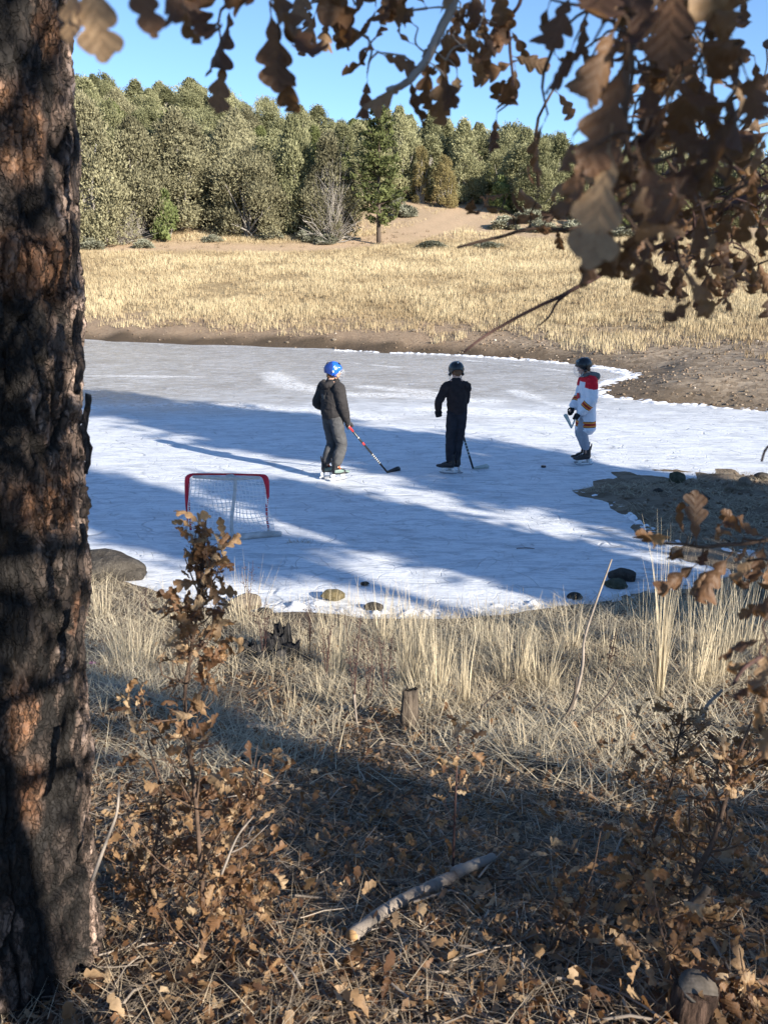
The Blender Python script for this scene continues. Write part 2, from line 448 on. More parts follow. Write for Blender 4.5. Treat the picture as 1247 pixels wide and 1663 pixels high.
# skate cuts: thin curved scratches of two sizes
def scratch(scale, rot, w, lo):
    v = m.pos((1, 1, 1), rot=(0, 0, rot)); ns = m.n.new('ShaderNodeTexNoise'); m.link(v, ns.inputs['Vector']); ns.inputs['Scale'].default_value = .8; ns.inputs['Detail'].default_value = 2
    dd = m.n.new('ShaderNodeVectorMath'); dd.operation = 'MULTIPLY_ADD'; m.link(ns.outputs['Color'], dd.inputs[0]); dd.inputs[1].default_value = (1.6, 1.6, 0); m.link(v, dd.inputs[2])
    mp = m.n.new('ShaderNodeMapping'); mp.inputs['Scale'].default_value = (.32, 1, 1); m.link(dd.outputs[0], mp.inputs[0])
    e = m.voro(mp.outputs[0], scale, 'DISTANCE_TO_EDGE')
    k = m.noise(m.pos(), 1.1 + scale * .3, 3)
    return m.math('MULTIPLY', m.ramp(e, [(0, 1), (w, 0)]), m.ramp(k, [(lo, 0), (lo + .12, 1)]))
sc = m.math('MAXIMUM', scratch(2.1, .3, .018, .46), m.math('MAXIMUM', scratch(3.7, -.5, .02, .5), scratch(5.5, 1.1, .025, .5)))
c = m.mix(m.math('MULTIPLY', sc, .62), c, (.26, .27, .29))
bl = m.math('MULTIPLY', scratch(2.9, -1.0, .03, .5), .5); c = m.mix(bl, c, (.9, .9, .92))
df = m.math('MULTIPLY', m.attr('dirty'), m.ramp(m.noise(m.pos((1, 3, 1)), 2.6, 8, .75), [(.5, 0), (.62, .85)])); c = m.mix(df, c, (.12, .09, .06))
ef = m.math('MULTIPLY', m.attr('edge'), m.ramp(nB, [(.42, 0), (.6, .6)])); c = m.mix(ef, c, (.75, .74, .72))
rough = m.mix(wf, (.26,) * 3, (.58,) * 3)
hh = m.math('ADD', m.math('MULTIPLY', nB, 1.0), m.math('ADD', m.math('MULTIPLY', nD, .25), m.math('SUBTRACT', m.math('MULTIPLY', ff, .8), m.math('MULTIPLY', sc, .5))))
M_ICE = m.done(c, rough, m.bump(hh, .55, .035), .45)
IZ = .006 * fbm(IX * .8, IY * .8, seed=40) + .018 * fl * np.clip(fbm(IX * 3, IY * 3, seed=41) + .2, 0, 1)
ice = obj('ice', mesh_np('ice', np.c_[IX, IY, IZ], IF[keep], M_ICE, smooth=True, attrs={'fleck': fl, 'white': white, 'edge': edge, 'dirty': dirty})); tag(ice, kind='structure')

# crust of snow heaped along the edges of the pond
m = Mat('snow_crust'); p = m.pos()
M_SNOW = m.done(m.mix(m.ramp(m.noise(p, 9, 5), [(.3, 0), (.6, 1)]), (.62, .62, .62), (.88, .88, .9)), .6, m.bump(m.noise(p, 22, 5, .7), .6, .02), .3)
def crust(line, width, height, step, seed, lift=0.0):
    L = np.array(line); seg = np.hypot(*np.diff(L, axis=0).T); cum = np.concatenate([[0], np.cumsum(seg)])
    s = np.arange(0, cum[-1], step); X = np.interp(s, cum, L[:, 0]); Y = np.interp(s, cum, L[:, 1])
    tx, ty = np.gradient(X), np.gradient(Y); q = np.hypot(tx, ty); nx_, ny_ = -ty / q, tx / q
    K = 13; V = []
    wv = width * (.25 + .9 * np.clip(fbm(s * 1.1, s * 0, seed=seed, o=4) + .55, 0, 1.6)); cen = .35 * width * fbm(s * 1.7, s * 0 + 5, seed=seed + 1, o=4)
    for k in range(K):
        u = (k / (K - 1) - .5) * 2
        xx = X + nx_ * (cen + u * wv); yy = Y + ny_ * (cen + u * wv)
        zz = lift - .012 + height * (1 - u * u) ** .5 * np.clip(.35 + fbm(xx * 5 / width ** .5, yy * 5 / width ** .5, seed=seed + 2, o=4) * 1.5, .02, 1.4)
        V.append(np.c_[xx, yy, np.maximum(zz, zz * 0 - .02)])
    V = np.stack(V, 1).reshape(-1, 3); n = len(s)
    i, j = np.meshgrid(np.arange(n - 1), np.arange(K - 1), indexing='ij')
    return V, np.stack([i * K + j, (i + 1) * K + j, (i + 1) * K + j + 1, i * K + j + 1], -1).reshape(-1, 4)
ac = Acc()
ac.add(*crust(pixline([(545, 569), (600, 571), (700, 575), (760, 578), (850, 584), (930, 591), (1000, 599), (1027, 608), (1000, 621), (975, 633), (985, 645), (1080, 655), (1160, 661), (1247, 668), (1400, 684)]), .36, .055, .05, 50))
ac.add(*crust(pixline([(960, 595), (1005, 602), (1015, 608)]), .6, .05, .06, 55))
ac.add(*crust(pixline([(925, 795), (1000, 816), (1025, 842), (1065, 870), (1150, 886), (1205, 905)]), .12, .04, .025, 60))
ac.add(*crust(pixline([(1195, 935), (1100, 955), (1040, 962), (1000, 970), (930, 978), (870, 981), (760, 993), (600, 996), (500, 984), (400, 982), (300, 978)]), .13, .05, .025, 65))
ac.add(*crust(pixline([(1060, 800), (1000, 806), (960, 803)]), .08, .03, .025, 70))
tag(obj('snow_crust', ac.mesh('snow_crust', M_SNOW, True)), 'rough white crust of snow along the edges of the frozen pond', 'snow', kind='stuff')

# ------------------------------------------------------------------ far trees
def foliage_mat(name, dark, mid, light, transl=.12):
    m = Mat(name); r = m.objrand()
    t = m.math('ADD', m.attr('tone'), m.math('MULTIPLY', m.math('SUBTRACT', r, .5), .55), clamp=True)
    c = m.ramp(t, [(0, dark), (.5, mid), (1, light)])
    return m.done(c, .85, None, .15, trans=(transl, c))
M_JUN_TAN = foliage_mat('juniper_tan', (.085, .078, .045), (.215, .198, .118), (.32, .295, .175))
M_JUN_GRN = foliage_mat('juniper_green', (.08, .082, .038), (.205, .203, .105), (.35, .335, .185))
M_PINE = foliage_mat('pine_needles', (.06, .072, .026), (.145, .16, .06), (.23, .245, .10))
M_RUST = foliage_mat('juniper_rust', (.08, .068, .032), (.20, .165, .072), (.31, .25, .115))
M_SAGE = foliage_mat('sage', (.12, .12, .085), (.26, .26, .19), (.38, .37, .27))
M_BUSHG = foliage_mat('bush_green', (.07, .085, .03), (.17, .20, .075), (.28, .31, .12))
m = Mat('grey_bark'); p = m.pos(); M_GREYBARK = m.done(m.mix(m.noise(p, 8, 4), (.16, .14, .12), (.36, .33, .29)), .9, None, .1)
m = Mat('pale_twig'); p = m.pos(); M_PALETWIG = m.done(m.mix(m.noise(p, 8, 4), (.26, .23, .2), (.46, .42, .37)), .9, None, .1)
m = Mat('pine_bark_far'); p = m.pos((1, 1, .3)); M_PBARK = m.done(m.mix(m.noise(p, 6, 5), (.05, .04, .034), (.14, .105, .08)), .9, None, .1)
def sprays(C, Nrm, L, Wd, r, tonev, up=.7):
    """leaf-sized kites at C, leaning out along Nrm and up"""
    n = len(C); ax = Nrm * .7 + np.array([0, 0, up]) + r.normal(0, .38, (n, 3)); ax /= np.linalg.norm(ax, axis=1)[:, None]
    s = np.cross(ax, Nrm + r.normal(0, .5, (n, 3))); s /= np.linalg.norm(s, axis=1)[:, None] + 1e-9
    V = np.stack([C - ax * L[:, None] * .35, C + s * Wd[:, None] + ax * L[:, None] * .1, C + ax * L[:, None] * .65, C - s * Wd[:, None] + ax * L[:, None] * .1], 1).reshape(-1, 3)
    return V, np.arange(n * 4).reshape(-1, 4), np.repeat(tonev, 4)
def rand_dirs(r, n):
    v = r.normal(0, 1, (n, 3)); return v / np.linalg.norm(v, axis=1)[:, None]
def juniper_mesh(seed, Hh, W, lobes=38, per=260, shape='egg', sp=.2, open_=0.0, up=.45):
    r = np.random.default_rng(seed); cen = []; rad_ = []
    for i in range(lobes):
        h = r.uniform(.08, .96) ** .9
        prof = {'egg': math.sin(math.pi * min(1, (h + .12) ** .8)) ** .6, 'cone': (1.05 - h) ** .75, 'dome': math.sqrt(max(0, 1 - h * h)) * 1.0, 'column': (1 - h ** 4) * .8 + .12}[shape]
        a = r.uniform(0, 2 * math.pi); q = W * prof * r.uniform(.45, .92)
        cen.append((q * math.cos(a), q * math.sin(a), h * Hh * .94)); rad_.append(W * r.uniform(.26, .46) * (1.1 - .3 * h))
    for i in range(int(lobes * .3)):
        a = r.uniform(0, 2 * math.pi); q = W * r.uniform(.45, .85); cen.append((q * math.cos(a), q * math.sin(a), Hh * r.uniform(.02, .16))); rad_.append(W * r.uniform(.22, .36))
    cen.append((0, 0, Hh * .93)); rad_.append(W * .22); cen.append((0, 0, Hh * .7)); rad_.append(W * .4); cen.append((0, 0, Hh * .4)); rad_.append(W * .55)
    A = Acc()
    for c, q in zip(cen, rad_):
        d = rand_dirs(r, per); d[:, 2] = np.where(d[:, 2] < -.5, -d[:, 2], d[:, 2])
        el = q * (1 + .45 * vnoise(d[:, 0] * 2.4 + seed, d[:, 1] * 2.4 + c[2], d[:, 2] * 2.4 + c[0], seed)) * r.uniform(.55, 1.06, per)
        P = np.array(c) + d * el[:, None] * np.array([1, 1, 1.3])
        P[:, 2] = np.maximum(P[:, 2], .05 + .1 * r.random(per))
        t0 = r.uniform(.22, .82); tone = np.clip(t0 + r.normal(0, .13, per), 0, 1)
        k = r.random(per) > open_
        A.add(*sprays(P[k], d[k], r.uniform(.7, 1.5, k.sum()) * sp * 1.35, r.uniform(.5, 1.1, k.sum()) * sp * .42, r, tone[k], up)[:2], tone=np.repeat(tone[k], 4))
    crown = A.mesh('crown_%d' % seed, [M_JUN_GRN])
    B = Acc(); nst = 3
    for c, q in list(zip(cen, rad_))[::2]:
        b0 = np.array([r.uniform(-.12, .12) * W, r.uniform(-.12, .12) * W, -.15]); c = np.array(c)
        mid = b0 * .5 + c * .5 + r.normal(0, .09 * W, 3); mid[2] = c[2] * .38
        V, F = tube(smooth_path([b0, mid, c], 6), np.linspace(.018, .006, 6) * Hh, 5, False); B.add(V, F)
    trunk = B.mesh('trunk_%d' % seed, M_GREYBARK)
    return crown, trunk
def pine_mesh(seed, Hh, W, bole=.12, whorls=17, tufts=16, sp=.3, dens=14, flat=.2, pw=.62):
    r = np.random.default_rng(seed); A = Acc(); B = Acc()
    bend = r.normal(0, .012 * Hh, 2)
    sp_ = [np.array([bend[0] * math.sin(k * 2), bend[1] * math.sin(k * 3), Hh * k]) for k in np.linspace(0, 1, 9)]; sp_[0][2] = -.2
    V, F = tube(sp_, np.linspace(.022, .003, 9) * Hh, 8); B.add(V, F)
    for w in range(whorls):
        h = bole + (1 - bole) * (w + r.uniform(0, .8)) / whorls
        L = W * (1.04 - h) ** pw * min(1, .6 + (h - bole) * 3); nb = r.integers(3, 6); a0 = r.uniform(0, 6.28)
        for b in range(nb):
            a = a0 + b * 6.283 / nb + r.normal(0, .25); l = L * r.uniform(.65, 1.12)
            o = np.array([0, 0, Hh * h]); d = np.array([math.cos(a), math.sin(a), 0]); rise = r.uniform(-.12, .3) + .5 * h
            pth = [o, o + d * l * .5 + np.array([0, 0, l * .5 * rise - .02 * l]), o + d * l + np.array([0, 0, l * rise + .1 * l])]
            pp = smooth_path(pth, 5); V, F = tube(pp, np.linspace(.011, .003, 5) * Hh * .5, 4, False); B.add(V, F)
            nt = int(tufts * (.5 + .5 * l / W)); u = r.uniform(.3, 1.05, nt)
            c = np.array([pp[min(4, int(q * 4))] + (pp[min(4, int(q * 4) + 1) if int(q * 4) < 4 else 4] - pp[min(4, int(q * 4))]) * (q * 4 % 1) for q in np.clip(u, 0, 1)])
            c = c + np.c_[r.normal(0, .16 * l * np.clip(u, .3, 1)), r.normal(0, .16 * l * np.clip(u, .3, 1)), r.normal(0, flat * .35 * l, nt)]
            tn = np.clip(r.uniform(.3, .7) + r.normal(0, .14, nt), 0, 1)
            dd = rand_dirs(r, nt * dens); dd[:, 2] = np.abs(dd[:, 2]) * .8 - .15
            P = np.repeat(c, dens, 0) + dd * sp * r.uniform(.2, .9, (nt * dens, 1))
            tt = np.clip(np.repeat(tn, dens) + r.normal(0, .1, nt * dens), 0, 1)
            V, F, T = sprays(P, dd, np.full(nt * dens, sp) * r.uniform(.6, 1.2, nt * dens), np.full(nt * dens, sp * .16), r, tt, .35); A.add(V, F, T)
    return A.mesh('crown_%d' % seed, [M_PINE]), B.mesh('trunk_%d' % seed, M_PBARK)
def brush_mesh(seed, Hh, W, n=260):
    r = np.random.default_rng(seed); B = Acc()
    for i in range(n):
        a = r.uniform(0, 6.28); e = r.uniform(.15, 1.0) ** .8; L = Hh * r.uniform(.6, 1.05)
        d = np.array([math.cos(a) * (1.05 - e) * W / Hh * 1.6, math.sin(a) * (1.05 - e) * W / Hh * 1.6, e])
        pts = [np.array([r.normal(0, .08) * W, r.normal(0, .08) * W, 0]), d * L * .5 + r.normal(0, .07, 3) * L, d * L + r.normal(0, .12, 3) * L - np.array([0, 0, .12 * L * (1 - e)])]
        pts[1][2] = abs(pts[1][2]); pts[2][2] = abs(pts[2][2])
        V, F = tube(smooth_path(pts, 4), [.03 * Hh / 4, .018 * Hh / 4, .012 * Hh / 4, .007 * Hh / 4], 3, False); B.add(V, F, r.random())
    return B.mesh('twigs_%d' % seed, M_PALETWIG)
KINDS = {}
for nme, args in {'egg_a': (101, 8, 2.9, 50, 520, 'egg'), 'egg_b': (102, 7, 2.8, 50, 520, 'egg'), 'egg_c': (103, 8, 2.5, 46, 520, 'egg'), 'dome_a': (104, 5.5, 3.3, 50, 520, 'dome'), 'cone_a': (105, 7, 2.3, 40, 330, 'dome'),
                  'column_a': (106, 7.5, 1.7, 34, 230, 'column'), 'bush_a': (107, 2.2, 1.0, 16, 170, 'cone'), 'bush_b': (108, 1.5, 1.2, 16, 170, 'dome')}.items():
    KINDS[nme] = (juniper_mesh(*args, sp=.135 if not nme.startswith('bush') else .15), args[1], args[2])
KINDS['pine_a'] = (pine_mesh(120, 9, 2.7, .16, 16, 15), 9, 2.7)
KINDS['pine_b'] = (pine_mesh(121, 8, 2.6, .05, 15, 15, .3, 13), 8, 2.6)
KINDS['brush'] = ((brush_mesh(130, 4, 2.2), None), 4, 2.2)
OCC = []
def far_tree(kind, x, y, z, h, w, mat, label, group, name='juniper_tree', cat='tree'):
    (crown, trunk), H0, W0 = KINDS[kind]
    root = empty(name, (x, y, z), random.uniform(0, 6.28), label, cat, group)
    s = (w / W0, w / W0, h / H0)
    if trunk is None:
        o = obj('branches', crown, root, scale=s); return root
    c = obj('crown', crown, root, scale=s)
    if mat is not None and mat is not crown.materials[0]:
        c.material_slots[0].link = 'OBJECT'; c.material_slots[0].material = mat
    obj('trunk', trunk, root, scale=s)
    return root
def hero(kind, px, py, hp, wp, mat, label, name='juniper_tree', cat='tree', group=None, r=None):
    p = G(px, py); t = p[1] * cP - (p[2] - CAM_Z) * sP
    h = hp * t / FPX * 1.03; w = wp * .5 * t / FPX
    OCC.append((p[0], p[1], w * .8))
    return far_tree(kind, p[0], p[1], p[2] - .05, h, w, mat, label, group, name, cat)
hero('egg_a', 150, 398, 215, 150, M_JUN_TAN, 'tall tan green juniper beside the dark pine trunk, at the left end of the wood')
hero('egg_b', 225, 385, 170, 120, M_JUN_TAN, 'yellowish juniper between the tall leftmost one and the rounded tan one')
hero('brush', 200, 396, 84, 96, None, 'leafless pale grey juniper skeleton sprawling at the left edge of the wood', 'dead_juniper', 'dead tree')
hero('bush_a', 160, 399, 54, 56, M_BUSHG, 'small green bush in front of the leafless grey juniper', 'evergreen_bush', 'bush')
hero('bush_a', 272, 390, 72, 46, M_BUSHG, 'small green pine sapling standing on bare tan soil left of the shaded gap', 'pine_sapling', 'tree')
hero('egg_c', 292, 372, 172, 125, M_JUN_TAN, 'tall rounded tan juniper above the small green pine sapling')
hero('dome_a', 405, 384, 118, 130, M_JUN_TAN, 'low wide dome shaped tan juniper right of the shaded gap')
hero('egg_b', 372, 362, 140, 125, M_JUN_TAN, 'grey tan juniper rising behind the low dome shaped one')
hero('bush_b', 461, 378, 34, 44, M_BUSHG, 'small bright green bush between the dome shaped juniper and the dark one', 'evergreen_bush', 'bush')
hero('egg_b', 478, 378, 165, 92, M_JUN_GRN, 'dark green juniper left of the purple grey thinly leaved one')
hero('egg_a', 535, 388, 152, 92, M_JUN_TAN, 'broad dark juniper with bare grey twigs just left of the lone young pine')
hero('brush', 541, 394, 126, 92, None, 'bare purple grey twigs standing in front of the broad dark juniper', 'dead_juniper', 'dead tree')
hero('pine_a', 615, 397, 205, 112, M_PINE, 'young pine with a visible dark trunk standing alone at the edge of the meadow', 'pine_tree')
hero('column_a', 683, 330, 86, 32, M_RUST, 'narrow rusty brown juniper left of the uphill track')
hero('cone_a', 722, 337, 76, 44, M_RUST, 'rusty orange green juniper beside the top of the uphill track')
hero('egg_c', 752, 330, 120, 74, M_JUN_GRN, 'full green juniper right of the rusty pair, above the track')
hero('egg_a', 700, 318, 120, 70, M_JUN_GRN, 'tall green juniper behind the rusty pair')
hero('egg_b', 648, 322, 130, 70, M_JUN_GRN, 'green juniper behind the right side of the lone young pine')
hero('bush_a', 812, 345, 52, 44, M_BUSHG, 'small green bush on the slope behind the curled oak leaf', 'evergreen_bush', 'bush')
hero('egg_b', 850, 335, 110, 80, M_JUN_GRN, 'greyish green juniper right of the uphill track behind the oak twig tips')
hero('egg_c', 905, 345, 110, 76, M_JUN_GRN, 'green juniper on the slope just left of the big hanging oak leaves')
hero('cone_a', 1000, 372, 60, 60, M_PINE, 'small green pine seen through the gap among the big hanging oak leaves', 'pine_sapling')
hero('egg_b', 1075, 360, 90, 100, M_JUN_GRN, 'olive juniper seen through the gaps of the dense oak leaves at the right')
hero('egg_a', 1195, 345, 110, 120, M_JUN_GRN, 'broad olive juniper behind the oak twigs at the right edge')
hero('cone_a', 1110, 362, 44, 50, M_BUSHG, 'small yellow green pine behind the lower oak leaves at the right', 'pine_sapling')
for i, (px, py, hp, wp) in enumerate([(440, 388, 16, 44), (505, 392, 20, 46), (530, 396, 14, 40), (345, 392, 10, 36), (235, 402, 12, 40), (150, 405, 16, 50), (660, 352, 16, 40), (820, 372, 18, 60), (880, 376, 16, 60),
                                      (700, 402, 10, 60), (790, 402, 9, 60), (640, 340, 22, 36), (860, 362, 22, 50), (940, 378, 18, 60), (1010, 385, 14, 60), (1150, 380, 16, 60)]):
    hero('bush_b', px, py, hp, wp, M_SAGE, 'low grey green sagebrush at the foot of the wooded hillside', 'sagebrush', 'shrub', 'sagebrush along the foot of the hillside')
# the wood on the hillside
r = np.random.default_rng(5); cand = []
tries = 0
while len(cand) < 285 and tries < 9000:
    tries += 1
    y = r.uniform(77, 117); x = r.uniform(-.56, .56) * y
    if track_mask(np.array([x]), np.array([y]))[0] > .05: continue
    px_ = CX + x / y * FPX
    if px_ > 560 and px_ < 840 and y < 88: continue
    if px_ >= 840 and y < 84: continue
    if any((x - a) ** 2 + (y - b) ** 2 < (q + 1.1) ** 2 for a, b, q in OCC): continue
    if any((x - a) ** 2 + (y - b) ** 2 < 2.7 ** 2 for a, b in cand): continue
    cand.append((x, y))
cand = np.array(cand); cz = H(cand[:, 0], cand[:, 1])
for (x, y), z in zip(cand, cz):
    u = r.random(); px_ = CX + x / y * FPX
    kind = ['egg_a', 'egg_b', 'egg_c', 'cone_a', 'dome_a', 'egg_b', 'egg_a', 'egg_c'][r.integers(8)]
    tan = u < (.4 if px_ < 420 and y < 90 else .06)
    pny = r.random() < .14
    mt = M_JUN_TAN if tan else (M_PINE if pny else M_JUN_GRN)
    lab, grp, nm = (('tan foliaged juniper in the dense wood on the hillside across the pond', 'tan junipers in the hillside wood', 'juniper_tree') if tan else
                    ('dark green pinyon pine in the dense wood on the hillside across the pond', 'pinyon pines in the hillside wood', 'pinyon_pine') if pny else
                    ('olive green juniper in the dense wood on the hillside across the pond', 'green junipers in the hillside wood', 'juniper_tree'))
    wx_ = np.searchsorted([280, 430, 560, 680, 850], px_); hy_ = 'at its foot' if y < 88 else 'halfway up' if y < 102 else 'on the skyline'
    col_ = 'tan foliaged juniper' if tan else 'dark green pinyon pine' if pny else 'olive green juniper'
    lab = col_ + ' on the wooded hillside %s, ' % hy_ + ['near the scorched trunk', 'above the rounded tan juniper', 'above the dark junipers', 'behind the lone young pine', 'above the uphill track', 'behind the hanging oak leaves'][wx_]
    far_tree(kind, x, y, z - .1, r.uniform(4.0, 6.4) + (.7 if px_ < 420 else 0), r.uniform(2.0, 3.2), mt, lab, grp, nm)

# meadow grass across the pond
def straw(name, lo, hi, seed_scale=1.5):
    m = Mat(name); t = m.attr('tone'); c = m.ramp(t, [(0, lo), (1, hi)])
    return m.done(c, .7, None, .25, trans=(.22, c))
M_STRAW = straw('dry_straw', (.26, .20, .13), (.69, .59, .41))
M_MEADOW = straw('meadow_straw', (.34, .25, .14), (.64, .53, .33))
r = np.random.default_rng(11); n = 100000
y = 22 + (92 - 22) * r.random(n) ** 1.05; x = r.uniform(-.47, .5, n) * y
D = sdist(x, y); tmk = track_mask(x, y)
pat = fbm(x * .35, y * .35, seed=71) + .5 * fbm(x * 1.6, y * 1.6, seed=72)
edge_ = 3.7 + 3.3 * fbm(x * .3, y * .3, seed=73) + np.where((x > 3) & (y < 45), 1.2, 0)
ok = (D > edge_ - 2.2 + 5 * r.random(n) ** 2) & (tmk < .3) & (pat > -.34 + .6 * (r.random(n) - .5)) & (r.random(n) < np.where((x > 2) & (y < 46), .85, 1)) & ((y < 74.5 + pat * 3) | ((r.random(n) < .30) & (pat > 0)))
x, y, D, pat = x[ok], y[ok], D[ok], pat[ok]; z = H(x, y, D); k = 6
rt = np.repeat(np.c_[x, y, z], k, 0); rt[:, :2] += r.normal(0, .09, (len(rt), 2))
hgt = np.repeat(.12 + .16 * np.clip(pat + .4, 0, 1) + .12 * r.random(len(x)) ** 3, k) * r.uniform(.6, 1.15, len(rt))
tone = np.clip(np.repeat(.5 + .75 * pat + .35 * fbm(x * .08, y * .16, seed=75) + r.normal(0, .12, len(x)), k) + r.normal(0, .08, len(rt)), 0, 1)
V, F, T = blades(rt, r.uniform(0, 6.28, len(rt)), r.uniform(.02, .5, len(rt)), hgt, np.full(len(rt), .0135), r.uniform(0, .5, len(rt)), 2, tone)
tag(obj('meadow_grass', mesh_np('meadow_grass', V, F, M_MEADOW, tone=T)), 'dry yellow grass covering the meadow across the pond', 'grass', kind='stuff')

rw = np.random.default_rng(12); n = 5200; y = rw.uniform(26, 76, n); x = rw.uniform(-.45, .5, n) * y; D = sdist(x, y); ok = (D > 2.5) & (fbm(x * .22, y * .3, seed=76) + .35 * rw.normal(0, 1, n) > .25); x, y, D = x[ok], y[ok], D[ok]; z = H(x, y, D)
rt = np.repeat(np.c_[x, y, z], 9, 0); rt[:, :2] += rw.normal(0, .12, (len(rt), 2)); n = len(rt)
V, F, T = blades(rt, rw.uniform(0, 6.28, n), rw.uniform(.1, .9, n), rw.uniform(.08, .3, n), np.full(n, .02), rw.uniform(0, .6, n), 2, np.clip(rw.normal(.35, .25, n), 0, 1))
m = Mat('brown_weeds'); c = m.ramp(m.attr('tone'), [(0, (.10, .075, .05)), (1, (.30, .22, .13))]); M_WEEDS = m.done(c, .9, None, .1)
tag(obj('meadow_weeds', mesh_np('meadow_weeds', V, F, M_WEEDS, tone=T)), 'low brown weeds mixed into the meadow across the pond', 'weeds', kind='stuff')

# stones
def stone_mesh(seed, mat, sub=3, squash=(1, .8, .6), rough=.28):
    bm = bmesh.new(); bmesh.ops.create_icosphere(bm, subdivisions=sub, radius=1)
    V = np.array([v.co for v in bm.verts]); F = np.array([[v.index for v in f.verts] for f in bm.faces]); bm.free()
    q = 1 + rough * fbm(V[:, 0] * 1.1 + seed, V[:, 1] * 1.1, V[:, 2] * 1.1, 4, seed)
    V = V * q[:, None]
    rr = np.random.default_rng(seed)
    for _ in range(7):                         # broken flats
        d = rand_dirs(rr, 1)[0]; h = rr.uniform(.62, .9); s = V @ d - h; V = V - np.clip(s, 0, None)[:, None] * d * .85
    return V * np.array(squash), F
def stone_mat(name, a, b, c=(.4, .36, .3)):
    m = Mat(name); p = m.pos(obj=True); n = m.noise(p, 2.2, 7, .65); q = m.noise(p, 14, 5, .7)
    col = m.mix(m.ramp(n, [(.35, 0), (.65, 1)]), a, b); col = m.mix(m.ramp(q, [(.55, 0), (.72, .7)]), col, c)
    return m.done(col, .9, m.bump(m.math('ADD', n, m.math('MULTIPLY', q, .4)), .7, .15), .15)
M_STONE_DK = stone_mat('dark_stone', (.045, .038, .032), (.10, .088, .074), (.20, .175, .145)); M_STONE_GN = stone_mat('mossy_stone', (.06, .065, .04), (.13, .13, .09), (.19, .18, .13))
M_STONE_TN = stone_mat('tan_stone', (.20, .155, .11), (.33, .27, .20)); M_STONE_OL = stone_mat('ochre_stone', (.13, .105, .05), (.24, .19, .10))
B = [stone_mesh(s, None, 1, (1, .8, .55)) for s in (1, 2, 3)]
M_GRAVEL = None
m = Mat('gravel_stones'); M_GRAVEL = m.done(m.ramp(m.attr('tone'), [(0, (.10, .072, .05)), (.7, (.27, .20, .14)), (.92, (.42, .34, .26)), (1, (.6, .53, .45))]), .9, None, .15)
r = np.random.default_rng(23); n = 16000
y = r.uniform(17.5, 46, n); x = r.uniform(-.42, .62, n) * y; D = sdist(x, y)
ok = (D > .1) & (D < 9 + 5 * fbm(x * .3, y * .3, seed=81)) & (r.random(n) < np.where(x > 2.5, 1.0, .22) * np.where(D < 5, 1, .5)); x, y, D = x[ok], y[ok], D[ok]
sc = .018 + .05 * r.random(len(x)) ** 4 + .012 * (y > 30); z = H(x, y, D) + sc * .15
V, F, T = scatter(B, r.integers(0, 3, len(x)), rotmats(r.uniform(0, 6.28, len(x)), r.normal(0, .2, len(x)), r.normal(0, .2, len(x))), np.c_[x, y, z], sc, np.clip(r.beta(2, 3, len(x)) * 1.1, 0, 1))
x2 = r.uniform(1.2, 7, 5000); y2 = r.uniform(7.6, 14.5, 5000); D2 = sdist(x2, y2); ok = (D2 > .02) & (D2 < 2) & (y2 > 8.8); x2, y2, D2 = x2[ok], y2[ok], D2[ok]
s2_ = .008 + .035 * r.random(len(x2)) ** 3
V2, F2, T2 = scatter(B, r.integers(0, 3, len(x2)), rotmats(r.uniform(0, 6.28, len(x2)), r.normal(0, .2, len(x2)), r.normal(0, .2, len(x2))), np.c_[x2, y2, H(x2, y2, D2) + s2_ * .2], s2_, np.clip(r.beta(2, 3, len(x2)), 0, 1))
A = Acc(); A.add(V, F, T); A.add(V2, F2, T2)
tag(obj('bank_gravel', A.mesh('bank_gravel', M_GRAVEL)), 'brown gravel and pebbles strewn along the banks of the pond', 'gravel', kind='stuff')
def stone(px, py, wpx, mat, seed, label, squash=(1, .8, .65), lift=.25, group=None, name='stone', cat='stone', rz=0.0):
    p = G(px, py); t = p[1] * cP - (p[2] - CAM_Z) * sP; s = wpx * .5 * t / FPX
    V, F = stone_mesh(seed, mat, 4 if wpx > 30 else 3, squash)
    o = obj(name, mesh_np('stone_%d' % seed, V, F, mat, smooth=wpx < 0), None, (p[0], p[1], max(p[2], 0) + s * lift), (0, 0, rz), s)
    return tag(o, label, cat, group)
stone(172, 935, 125, M_STONE_DK, 41, 'large dark wedge shaped boulder at the ice edge right of the pine trunk', (1, .7, .50), .18, name='boulder', cat='boulder', rz=-.25)
stone(210, 938, 60, M_STONE_DK, 48, 'smaller dark boulder end resting against the large wedge shaped one', (1, .8, .5), .2, name='boulder', cat='boulder')
stone(1097, 784, 27, M_STONE_GN, 42, 'round mossy green stone at the tip of the right bank', (1, .9, .85), .55)
stone(540, 972, 42, M_STONE_OL, 43, 'ochre stone lying on the ice edge left of the tall straw clump', (1, .7, .5), .25)
stone(396, 985, 66, M_STONE_TN, 44, 'flat tan stone behind the leafy oak sapling tip', (1, .8, .45), .2)
stone(592, 950, 15, M_STONE_DK, 45, 'small black stone lying out on the ice above the ochre stone', (1, .8, .5), .3)
stone(607, 990, 30, M_STONE_DK, 46, 'dark broken stone at the snow edge right of the ochre stone', (1, .8, .5), .3)
stone(432, 1000, 34, M_STONE_DK, 47, 'brown grey stone just left of the broken black stump', (1, .8, .6), .3)
stone(1014, 940, 50, M_STONE_DK, 49, 'dark mossy rock in the melted hollow beside the tall pale stick', (1, .8, .5), .2)
stone(1000, 952, 40, M_STONE_GN, 50, 'low green grey rock in front of the dark one in the melted hollow', (1, .8, .4), .2)
stone(933, 972, 26, M_STONE_DK, 51, 'small dark stone half sunk in snow left of the tall pale stick', (1, .8, .5), .3)
stone(1207, 790, 26, M_STONE_TN, 52, 'tan stone on the right bank near the frame edge', (1, .9, .8), .4)
stone(1184, 796, 18, M_STONE_TN, 53, 'smaller tan stone left of the other tan one on the right bank', (1, .9, .7), .4)
